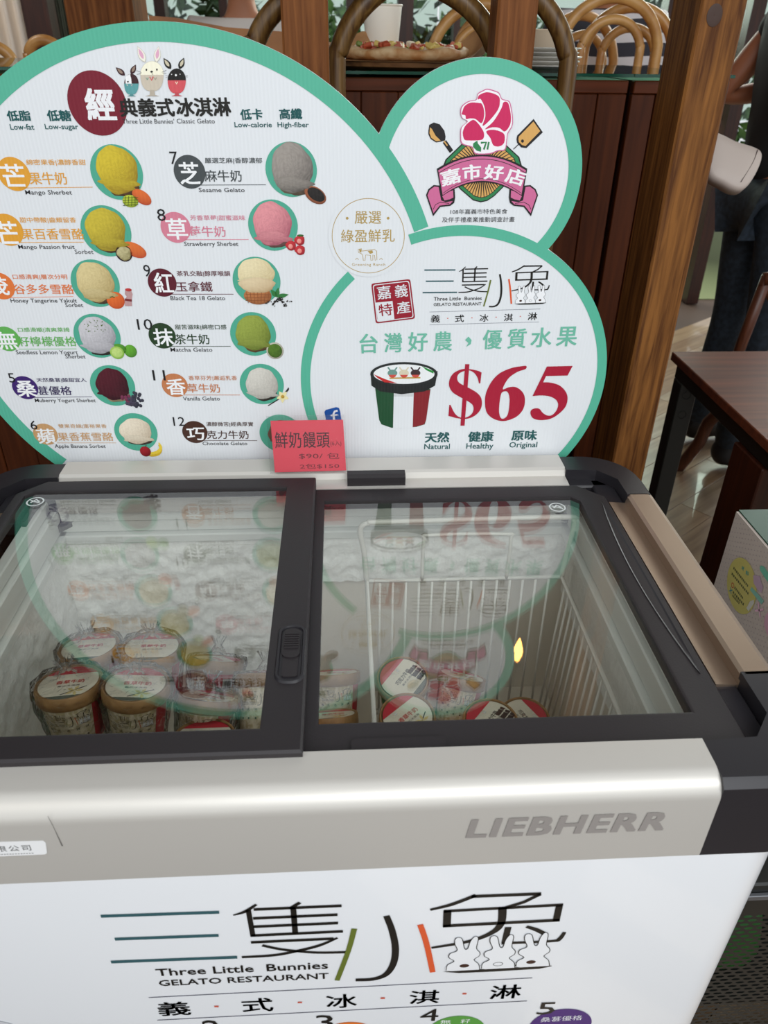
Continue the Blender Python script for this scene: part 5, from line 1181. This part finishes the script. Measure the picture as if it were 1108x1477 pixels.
def bush(x, y, z, r, m_, lab, sd):
    t = thing('garden_bush', lab, 'bush', (x, y, z), 'bushes outside the windows'); rn = random.Random(sd); b = MB()
    for i in range(420):
        u = Vector((rn.gauss(0, 1), rn.gauss(0, 1), rn.gauss(0, 1))).normalized()*r*rn.uniform(.55, 1); a = Vector((rn.gauss(0, 1), rn.gauss(0, 1), rn.gauss(0, 1))).normalized(); c3 = u.cross(a).normalized(); s_ = r*.13
        u.z += r; b.add([u-a*s_, u+c3*s_*.5, u+a*s_, u-c3*s_*.5], [(0, 1, 2, 3)])
    f = b.build('foliage', m_, t); f['kind'] = 'stuff'
    b = MB(); b.tube([(0, 0, 0), (0, 0, r)], r*.06, 6); b.build('stem', WOODD, t)
BL = ['dark bush outside, leftmost, beyond the timber column', 'dark bush outside behind the tan bench', 'bright green bush outside behind the left post', 'bright green bush outside beside the paper cup', 'dark bush outside right of the paper cup', 'bright green bush outside behind the middle post', 'bright green bush outside left of the striped shirt', 'dark bush outside behind the striped shirt', 'bright green bush outside right of the knotted post']
for i, (px, y, r, k) in enumerate(((190, 6.4, .62, 1), (300, 9.2, .9, 1), (410, 6.8, .72, 0), (535, 9.8, .95, 0), (625, 6.8, .72, 1), (715, 9.4, .9, 0), (800, 6.7, .68, 0), (915, 9.4, .9, 1), (1090, 6.4, .7, 0))):
    q = on_y(px, 40, y); bush(q.x, y, .55, r*.8, (LEAF, LEAF2)[k], BL[i], i)
b = MB(); b.box((-9, 4.9, -.02), (9, 14, 0)); struct(b.build('ground', mat('garden_ground', (120, 130, 90), .9), None))

# ------------------------------------------------------------------ people
def skin(name, joints, edges, m_, parent, M, lvl=2, root=0):
    me = bpy.data.meshes.new(name); me.from_pydata([M @ Vector(j[0]) for j in joints], edges, []); o = bpy.data.objects.new(name, me); COL.objects.link(o)
    md = o.modifiers.new('s', 'SKIN'); sv = me.skin_vertices[0].data
    for i, j in enumerate(joints):
        r = j[1]; sv[i].radius = r if isinstance(r, tuple) else (r, r); sv[i].use_root = (i == root)
    sb = o.modifiers.new('u', 'SUBSURF'); sb.levels = lvl; sb.render_levels = lvl
    dg = bpy.context.evaluated_depsgraph_get(); dg.update(); m2 = bpy.data.meshes.new_from_object(o.evaluated_get(dg)); bpy.data.objects.remove(o)
    m2.materials.clear(); m2.materials.append(m_); m2.polygons.foreach_set('use_smooth', [True]*len(m2.polygons)); o = bpy.data.objects.new(name, m2); COL.objects.link(o); o.parent = parent; return o
def rotz(p, a): return Vector((p[0]*cos(a)-p[1]*sin(a), p[0]*sin(a)+p[1]*cos(a), p[2]))
def person(base, face, lab, shirt, pants, skinm, hair, seated, arms, scale=1.0, sleeves=.5):
    """local frame: faces +y. arms: per side (elbow, wrist) offsets"""
    t = thing('person', lab, 'person', base); G = Matrix.Identity(4)
    hz = .50 if seated else .93
    def T(p): q = rotz((p[0]*scale, p[1]*scale, p[2]*scale), face); return q
    J = [(T((0, 0, hz)), (.11, .085)), (T((0, .0, hz+.20)), (.095, .072)), (T((0, -.0, hz+.38)), (.105, .072)), (T((0, .0, hz+.50)), (.052, .05)), (T((0, .02, hz+.57)), .05), (T((0, .03, hz+.65)), (.07, .08)), (T((0, .035, hz+.74)), (.075, .09)), (T((0, .02, hz+.81)), (.05, .06))]
    E = [(0, 1), (1, 2), (2, 3), (3, 4), (4, 5), (5, 6), (6, 7)]; JS = J[:4]; ES = E[:3]; JP = [J[0]]; EP = []
    for s_, (el, wr) in zip((-1, 1), arms):
        sh = T((s_*.18, 0, hz+.43)); e_ = T((s_*.18+el[0], el[1], hz+.43+el[2])); w_ = T((s_*.18+wr[0], wr[1], hz+.43+wr[2])); n0 = len(J)
        J += [(sh, .055), (e_, .040), (w_, .026), (w_+(w_-e_).normalized()*.07, (.036, .016))]; E += [(2, n0), (n0, n0+1), (n0+1, n0+2), (n0+2, n0+3)]
        palm = w_+(w_-e_).normalized()*.08; dr = (w_-e_).normalized(); sd = dr.cross(Vector((0, 0, 1))); sd = sd.normalized() if sd.length > .1 else Vector((1, 0, 0))
        for f in range(4):
            n1 = len(J); o1 = palm+sd*(.018*(f-1.5)); L_ = (.065, .075, .07, .055)[f]; J += [(o1+dr*.02, .008), (o1+dr*(.02+L_*.55)-Vector((0, 0, .012)), .0075), (o1+dr*(.02+L_*.9)-Vector((0, 0, .034)), .006)]; E += [(n0+3, n1), (n1, n1+1), (n1+1, n1+2)]
        n1 = len(J); J += [(w_+dr*.04+sd*.04, .010), (w_+dr*.075+sd*.052, .008)]; E += [(n0+3, n1), (n1, n1+1)]
        n2 = len(JS); m_ = sh.lerp(e_, sleeves); JS += [(sh, .075), (m_, .062)]; ES += [(2, n2), (n2, n2+1)]
    for s_ in (-1, 1):
        n0 = len(J); hp = T((s_*.09, 0, hz-.04)); kn = T((s_*.11, .43, hz+.02)) if seated else T((s_*.10, .03, .50)); an = T((s_*.11, .42, .09)) if seated else T((s_*.11, 0, .09)); to = T((s_*.12, .60 if seated else .17, .035))
        J += [(hp, .09), (kn, .058), (an, .040), (to, (.042, .025))]; E += [(0, n0), (n0, n0+1), (n0+1, n0+2), (n0+2, n0+3)]
        n2 = len(JP); JP += [(hp, .105), (kn, .075), (an.lerp(kn, -.06), .060)]; EP += [(0, n2), (n2, n2+1), (n2+1, n2+2)]
    skin('body', J, E, skinm, t, G); JS = [(JS[i][0], tuple(v+.052 for v in JS[i][1]) if isinstance(JS[i][1], tuple) else JS[i][1]) for i in range(len(JS))]
    JS[3] = (JS[3][0]-Vector((0, 0, .03)), (.085, .075)); JS[0] = (JS[0][0]-Vector((0, 0, .03)), (.15, .125)); skin('shirt', JS, ES, shirt, t, G)
    JP[0] = (JP[0][0], (.145, .115)); skin('trousers', JP, EP, pants, t, G)
    for s_ in (-1, 1):
        f0 = .42 if seated else 0
        skin('shoe', [(T((s_*.11, f0-.06, .05)), (.045, .045)), (T((s_*.11, f0+.02, .06)), (.05, .05)), (T((s_*.12, f0+.17, .04)), (.048, .035)), (T((s_*.11, f0-.01, .13)), (.050, .050))], [(0, 1), (1, 2), (1, 3)], mat('shoe_black', (30, 28, 28), .5), t, G, 2, 1)
    hd = T((0, .012, hz+.755)); b = MB(); n = 20; b.lathe([(.001, .088), (.05, .078), (.082, .045), (.094, 0), (.090, -.045), (.07, -.08)], n, M=Matrix.Translation(hd) @ Matrix.Rotation(face, 4, 'Z') @ Matrix.Translation((0, -.016, .018)) @ Matrix.Rotation(R(14), 4, 'X')); b.build('hair', hair, t, 'all')
    fx = MB()
    for s_ in (-1, 1): e0 = T((s_*.032, .118, hz+.715)); fx.lathe([(.001, -.009), (.009, 0), (.001, .009)], 10, M=Matrix.Translation(e0))
    fx.build('eyes', mat('eye_dark', (30, 24, 22), .3), t, 'all')
    nb = MB(); nb.tube([T((0, .115, hz+.71)), T((0, .140, hz+.672)), T((0, .118, hz+.668))], [.008, .013, .008], 8); nb.build('nose', skinm, t, 'all')
    mo = MB(); mo.tube([T((-.024, .106, hz+.638)), T((0, .118, hz+.636)), T((.024, .106, hz+.638))], .005, 6); mo.build('mouth', mat('lips', (150, 84, 74), .5), t, 'all')
    for s_ in (-1, 1): er = MB(); er.tube([T((s_*.088, .02, hz+.68)), T((s_*.100, .012, hz+.70)), T((s_*.096, .01, hz+.73))], [.010, .013, .010], 6); er.build('ear', skinm, t, 'all')
    return t
SK = mat('tan_skin', (178, 120, 88), .5); SKD = mat('brown_skin', (150, 92, 62), .5); HAIR = mat('black_hair', (24, 20, 18), .5)
BLK_S = mat('black_cotton', (20, 20, 22), .8); JEAN = mat('dark_denim', (44, 54, 66), .8, noise=(60, (30, 38, 46), 1)); GREYP = mat('grey_trousers', (70, 72, 78), .8); WSH = mat('white_shirt', (226, 222, 216), .7)
STR = bpy.data.materials.new('striped_shirt'); STR.use_nodes = True; N = STR.node_tree.nodes; Lk = STR.node_tree.links; tc = N.new('ShaderNodeTexCoord'); wv = N.new('ShaderNodeTexWave'); wv.bands_direction = 'Z'; wv.inputs['Scale'].default_value = 4.4; wv.inputs['Distortion'].default_value = 1.2; wv.inputs['Detail'].default_value = 0
cr = N.new('ShaderNodeValToRGB'); cr.color_ramp.interpolation = 'CONSTANT'; cr.color_ramp.elements[0].color = lin((58, 60, 70)); cr.color_ramp.elements[1].color = lin((232, 232, 236)); cr.color_ramp.elements[1].position = .66
Lk.new(tc.outputs['Object'], wv.inputs['Vector']); Lk.new(wv.outputs['Fac'], cr.inputs[0]); Lk.new(cr.outputs[0], N['Principled BSDF'].inputs['Base Color']); N['Principled BSDF'].inputs['Roughness'].default_value = .8
ar = (((-.06, .05, -.28), (-.02, .27, -.33)), ((.06, .05, -.28), (.02, .27, -.33)))
q = on_y(872, 60, 3.32); person((q.x, 3.32, .56), R(0), 'person seated beyond the counter in a black and white striped shirt, back turned', STR, GREYP, SK, HAIR, True, ar, 1.0, .6)
q = on_y(350, 20, 3.5); person((q.x, 3.5, .56), R(180), 'person in a white shirt seated beyond the counter, left of the left post', WSH, GREYP, SK, HAIR, True, ar, .96, .5)
q = on_z(1128, 520, .55); q = at_depth(1112, 300, 2.62); person((q.x, q.y, 0), R(-84), 'person in a black T-shirt and dark jeans standing behind the brown table at right', BLK_S, JEAN, SKD, HAIR, False, (((-.06, -.12, -.20), (.0, .16, -.16)), ((.08, -.20, -.17), (.04, .08, -.16))), 1.10, .30)

# ------------------------------------------------------------------ right side: table, chair, bag, post, box, rack
tx0 = .862; tp = thing('brown_table', 'brown wood-effect table with black steel frame to the right of the freezer', 'table', (1.2, 1.6, 0)); M = off(tp)
ty1 = 1.863; ty0 = 1.02
b = MB(); b.box((tx0, ty0, .727), (tx0+.75, ty1, .75), .002); b.build('table_top', TABW, tp, False, M)
for y0, y1, x0, x1 in ((ty0+.02, ty1-.02, tx0+.012, tx0+.04), (ty1-.045, ty1-.02, tx0+.04, tx0+.70), (ty0+.02, ty0+.045, tx0+.04, tx0+.70), (ty0+.02, ty1-.02, tx0+.70, tx0+.725)):
    b = MB(); b.box((x0, y0, .687), (x1, y1, .727), .002); b.build('frame_rail', BLACKM, tp, False, M)
for x in (tx0+.012, tx0+.675):
    for y in (ty0+.02, ty1-.068):
        b = MB(); b.box((x, y, .0), (x+.048, y+.048, .687), .002); b.build('leg', BLACKM, tp, False, M)
for z in (.655, .60):
    b = MB(); b.lathe([(.001, -.005), (.008, -.004), (.011, 0)], 12, M=Matrix.Translation((tx0+.034, ty1-.069, z)) @ Matrix.Rotation(R(90), 4, 'X')); b.build('bolt', mat('bolt_black', (30, 30, 30), .3, metal=.6), tp, False, M)
# short timber post under the table edge
xl = tx0+.004; yf_ = on_x(1090, 710, xl).y; yb_ = on_x(1041, 700, xl).y; t = thing('timber_stub_post', 'stout dark timber leg standing between the table and the green-lidded box', 'post', (xl+.05, (yf_+yb_)/2, 0)); b = MB(); b.box((xl, yf_, 0), (xl+.10, yb_, .686), .003); b.build('shaft', WOODD, t, False, off(t))
# wooden chair at the far side of the table
CH = mat('chair_wood', (98, 52, 30), .4, grain=(2, 20, (66, 32, 18))); ch = thing('wooden_chair', 'dark wooden cross-back chair on the far side of the brown table', 'chair', (1.62, 2.42, 0)); M = off(ch)
b = MB(); b.box((1.40, 2.22, .43), (1.80, 2.62, .455), .01); b.build('seat', CH, ch, False, M)
foot = on_z(978, 676, 0); knee = on_y(1032, 600, foot.y-.08)
for P in ([foot, foot.lerp(knee, .5)+Vector((.01, 0, 0)), knee, (1.44, 2.28, .43)], [(1.42, 2.2, 0), (1.42, 2.24, .43)], [(1.80, 2.2, 0), (1.78, 2.24, .43)], [(1.84, 2.66, 0), (1.78, 2.60, .43)]):
    b = MB(); b.tube(smooth3(P, 4) if len(P) > 2 else P, .023, 10); b.build('leg', CH, ch, 'all', M)
pa = on_y(1062, 500, 2.24); pb_ = on_y(1086, 405, 2.20)
for x in (pa.x, pa.x+.33):
    b = MB(); b.tube([(x, 2.24, .44), (x+.005, 2.22, .65), (x+.01, 2.19, .86)], .017, 10); b.build('back_post', CH, ch, 'all', M)
b = MB(); b.tube(smooth3([(pa.x, 2.19, .85), (pa.x+.16, 2.17, .875), (pa.x+.34, 2.19, .85)], 5), .020, 10); b.build('top_rail', CH, ch, 'all', M)
for s_ in (0, 1):
    b = MB(); x0, x1 = (pa.x, pa.x+.33) if s_ else (pa.x+.33, pa.x); b.tube(smooth3([(x0, 2.23, .50), ((x0+x1)/2, 2.215, .655+.02*s_), (x1, 2.19, .84)], 5), .011, 8); b.build('cross_slat', CH, ch, 'all', M)
# white bag
q = at_depth(1066, 237, 2.05); bg = thing('shoulder_bag', 'white leather shoulder bag with dark stitching hanging at the hip of the person in black', 'bag', q); M = off(bg)
sB = Sheet(q, rgt, upv); pts = [(1018, 195), (1036, 197), (1060, 208), (1082, 215), (1094, 222), (1095, 234), (1088, 252), (1078, 268), (1068, 276), (1056, 276), (1040, 268), (1018, 250)]
uv = smooth2([sB.px(p) for p in pts], 1, True, 4)[0]; b = MB(); nn = len(uv); cu = sum(p[0] for p in uv)/nn; cv = sum(p[1] for p in uv)/nn; V_ = []
prs = [(1, .0), (1, .028), (.97, .036), (.88, .041), (.5, .045)]
for k, dd in prs: V_ += [q+sB.e1*(cu+(u-cu)*k)+sB.e2*(cv+(v-cv)*k)+sB.n*(dd-.02) for u, v in uv]
b.add(V_, [(k*nn+i, k*nn+(i+1) % nn, (k+1)*nn+(i+1) % nn, (k+1)*nn+i) for k in range(4) for i in range(nn)]+[tuple(4*nn+i for i in range(nn)), tuple(range(nn-1, -1, -1))]); b.build('bag_body', mat('white_leather', (206, 192, 182), .5), bg, 'all', M)
b = MB(); st_ = smooth3([q+sB.e1*u+sB.e2*v+sB.n*.0235 for u, v in [sB.px(p) for p in ((1087, 222), (1080, 240), (1063, 268))]], 4); b.tube(st_, .0011, 5); st_ = smooth3([q+sB.e1*u+sB.e2*v+sB.n*.019 for u, v in [sB.px(p) for p in ((1022, 199), (1040, 202), (1062, 212), (1082, 219), (1090, 226))]], 4); b.tube(st_, .0011, 5); b.build('stitching', mat('stitch', (60, 34, 28), .6), bg, 'all', M)

# box with green lid
X0, BYR, BYF, BZ1, BZ0 = .6, .957, .62, .826, .47
bxo = thing('cardboard_box', 'white printed cardboard box with dark green top right of the freezer', 'box', (X0+.14, (BYR+BYF)/2, BZ0)); M = off(bxo)
b = MB(); b.box((X0, BYF, BZ0), (X0+.28, BYR, BZ1-.001)); b.build('carton', mat('shaded_white_card', (188, 176, 166), .55), bxo, False, M)  # white card greyed: the shade on the box is put into its colour
b = MB(); b.box((X0+.004, BYF+.003, BZ1-.001), (X0+.283, BYR+.001, BZ1+.0015)); b.build('lid_panel', mat('green_card', (24, 68, 52), .45), bxo, False, M)
B = Sheet((X0-.0004, 0, 0), (0, -1, 0), (0, 0, 1)); B.mb = MB(); B.d = .0002; B.zoom(1000, 740, 1108, 960, 725, 1477)
for i in range(46):
    for j in range(40):
        u = -BYR+.006+i*.0075; v = BZ1-.01-j*.0082+(i % 2)*.004
        if u < -BYF-.004: B.disc((u, v), .0011, (160, 148, 148), 0, 6)
c_ = B.px((468, 705)); B.disc(c_, .043, (190, 180, 100), .0002, 40)
for (t_, a_, b_, h, c3) in (('材', (472, 545), (495, 560), 40, (60, 150, 140)), ('料', (512, 595), (540, 612), 44, (60, 150, 140))): B.text(t_, a_, b_, h, c3, .0005, bold=.02)
for k, (a_, b_) in enumerate((((395, 530), (540, 715)), ((378, 585), (545, 790)), ((405, 720), (490, 830)), ((390, 765), (500, 895)), ((385, 795), (455, 880)))):
    n = 11 if k < 2 else 7
    for i in range(n):
        t0 = i/n; t1 = (i+.6)/n; B.pstroke([(a_[0]+(b_[0]-a_[0])*t0, a_[1]+(b_[1]-a_[1])*t0), (a_[0]+(b_[0]-a_[0])*t1, a_[1]+(b_[1]-a_[1])*t1)], 13, (88, 92, 60), .0005)
o1 = B.px((387, 700)); B.ring(o1, .0042, .0012, (190, 50, 60), .0005); 
for d_ in ((1, 1), (1, -1)): o2 = B.px((368, 750)); B.stroke([(o2[0]-.004*d_[0], o2[1]-.004*d_[1]), (o2[0]+.004*d_[0], o2[1]+.004*d_[1])], .0015, (60, 140, 150), .0005)
for d_ in ((1, 1), (1, -1)): o2 = B.px((643, 940)); B.stroke([(o2[0]-.008*d_[0], o2[1]-.008*d_[1]), (o2[0]+.008*d_[0], o2[1]+.008*d_[1])], .003, (216, 170, 190), .0004)
B.ppoly([(585, 600), (655, 612), (660, 665), (683, 712), (665, 775), (622, 735), (590, 680)], (176, 150, 168), .0004); B.ppoly([(555, 745), (572, 715), (690, 850), (665, 885)], (120, 176, 160), .0005); B.ppoly([(520, 920), (555, 855), (592, 840), (596, 870), (540, 952)], (196, 196, 186), .0005)
B.ppoly([(648, 530), (660, 505), (690, 520), (760, 620), (760, 680), (720, 660), (655, 560)], (104, 178, 152), .0004); B.ppoly([(690, 1080), (700, 1000), (740, 940), (800, 940), (800, 1250), (720, 1180)], (196, 150, 168), .0003)
B.mb.build('box_print', GLOSSINK, bxo, False, M)
b = MB(); a = 0
for y in (BYF+.02, BYR-.02):
    pass
# black slotted rack the box stands on
rk = thing('metal_rack', 'black slotted sheet-metal rack with rim at the lower right, beside the freezer', 'rack', (.78, .76, 0)); M = off(rk)
RX0, RX1, RY0, RY1, RZ = .50, 1.02, .575, .985, .445
b = MB(); b.box((RX0, RY0, RZ), (RX1, RY1, RZ+.022), .003); b.build('top_shelf', BLACKM, rk, False, M)
b = MB(); b.box((RX0-.004, RY0-.006, RZ-.006), (RX1, RY0, RZ+.004), .001); b.build('rim_strip', mat('grey_steel', (110, 112, 116), .4, metal=.6), rk, False, M)
# slotted front panel, real slots
def slotted(o, e1, e2, w, h, nu, nv):
    b = MB(); o = Vector(o); e1 = Vector(e1); e2 = Vector(e2)
    for j in range(nv):
        for i in range(nu):
            off_ = .5 if j % 2 else 0
            c0 = o+e1*(w*(i+off_)/nu)+e2*(h*j/nv); cw, chh = w/nu, h/nv; cx = c0+e1*cw/2+e2*chh/2
            P = [c0, c0+e1*cw, c0+e1*cw+e2*chh, c0+e2*chh]
            Q = [cx+e1*(sx*cw*.40)+e2*(sy*chh*.02) for sx, sy in ((-1, 0), (1, 0))]; T_ = [cx+e1*(-cw*.2)-e2*chh*.27, cx+e1*(cw*.2)-e2*chh*.27, Q[1], cx+e1*(cw*.2)+e2*chh*.27, cx+e1*(-cw*.2)+e2*chh*.27, Q[0]]
            b.add(P+T_, [(0, 1, 5, 4), (1, 6, 5), (1, 2, 6), (2, 7, 6), (2, 3, 8, 7), (3, 9, 8), (3, 0, 9), (0, 4, 9)])
    return b
o = slotted((RX0+.02, RY0, .03), (1, 0, 0), (0, 0, 1), RX1-RX0-.04, RZ-.08, 26, 36).build('slotted_panel', BLACKM, rk, False, M)
o = slotted((RX0, RY1, .03), (0, -1, 0), (0, 0, 1), RY1-RY0, RZ-.08, 20, 36).build('slotted_panel', BLACKM, rk, False, M)
for x in (RX0, RX1-.022):
    for y in (RY0, RY1-.022):
        b = MB(); b.box((x, y, 0), (x+.022, y+.022, RZ)); b.build('upright', BLACKM, rk, False, M)
for z0, z1 in ((RZ-.05, RZ), (0, .03)):
    b = MB(); b.box((RX0, RY0, z0), (RX1, RY0+.012, z1)); b.build('panel_border', BLACKM, rk, False, M)
b = MB(); b.box((RX0+.02, RY0+.02, .10), (RX1-.02, RY1-.02, .112)); b.build('lower_shelf', BLACKM, rk, False, M)
gb = thing('green_bag', 'bright green plastic bag inside the black slotted rack', 'bag', (.62, .70, .112)); b = MB(); b.lathe([(.001, 0), (.08, .002), (.10, .05), (.085, .13), (.05, .17), (.02, .185), (.03, .21)], 24, M=Matrix.Scale(.75, 4)); b.build('bag_skin', mat('green_plastic', (52, 120, 50), .35, bump=(30, .8)), gb, 'all')

# warm lamp whose flame-shaped bulb mirrors in the right lid
lp = Vector((.7745, 2.558, 2.60)); ln = thing('pendant_lamp', 'small pendant lamp with warm bulb under the ceiling', 'lamp', lp)
b = MB(); b.tube([(0, 0, .06), (0, 0, .30)], .004, 6); b.build('cord', BLACKM, ln)
b = MB(); b.lathe([(.02, .075), (.024, .05), (.018, .045)], 16); b.build('socket', BLACKM, ln, 40)
b = MB(); b.lathe([(.001, -.085), (.010, -.06), (.022, -.01), (.019, .02), (.010, .046)], 16); b.build('bulb', mat('warm_bulb', (255, 176, 84), .5, emit=22), ln, 'all')
#  l.color = (1, .75, .45); l.shadow_soft_size = .012; lo = bpy.data.objects.new('bulb_glow', l); COL.objects.link(lo); lo.location = lp+Vector((0, 0, -.12))
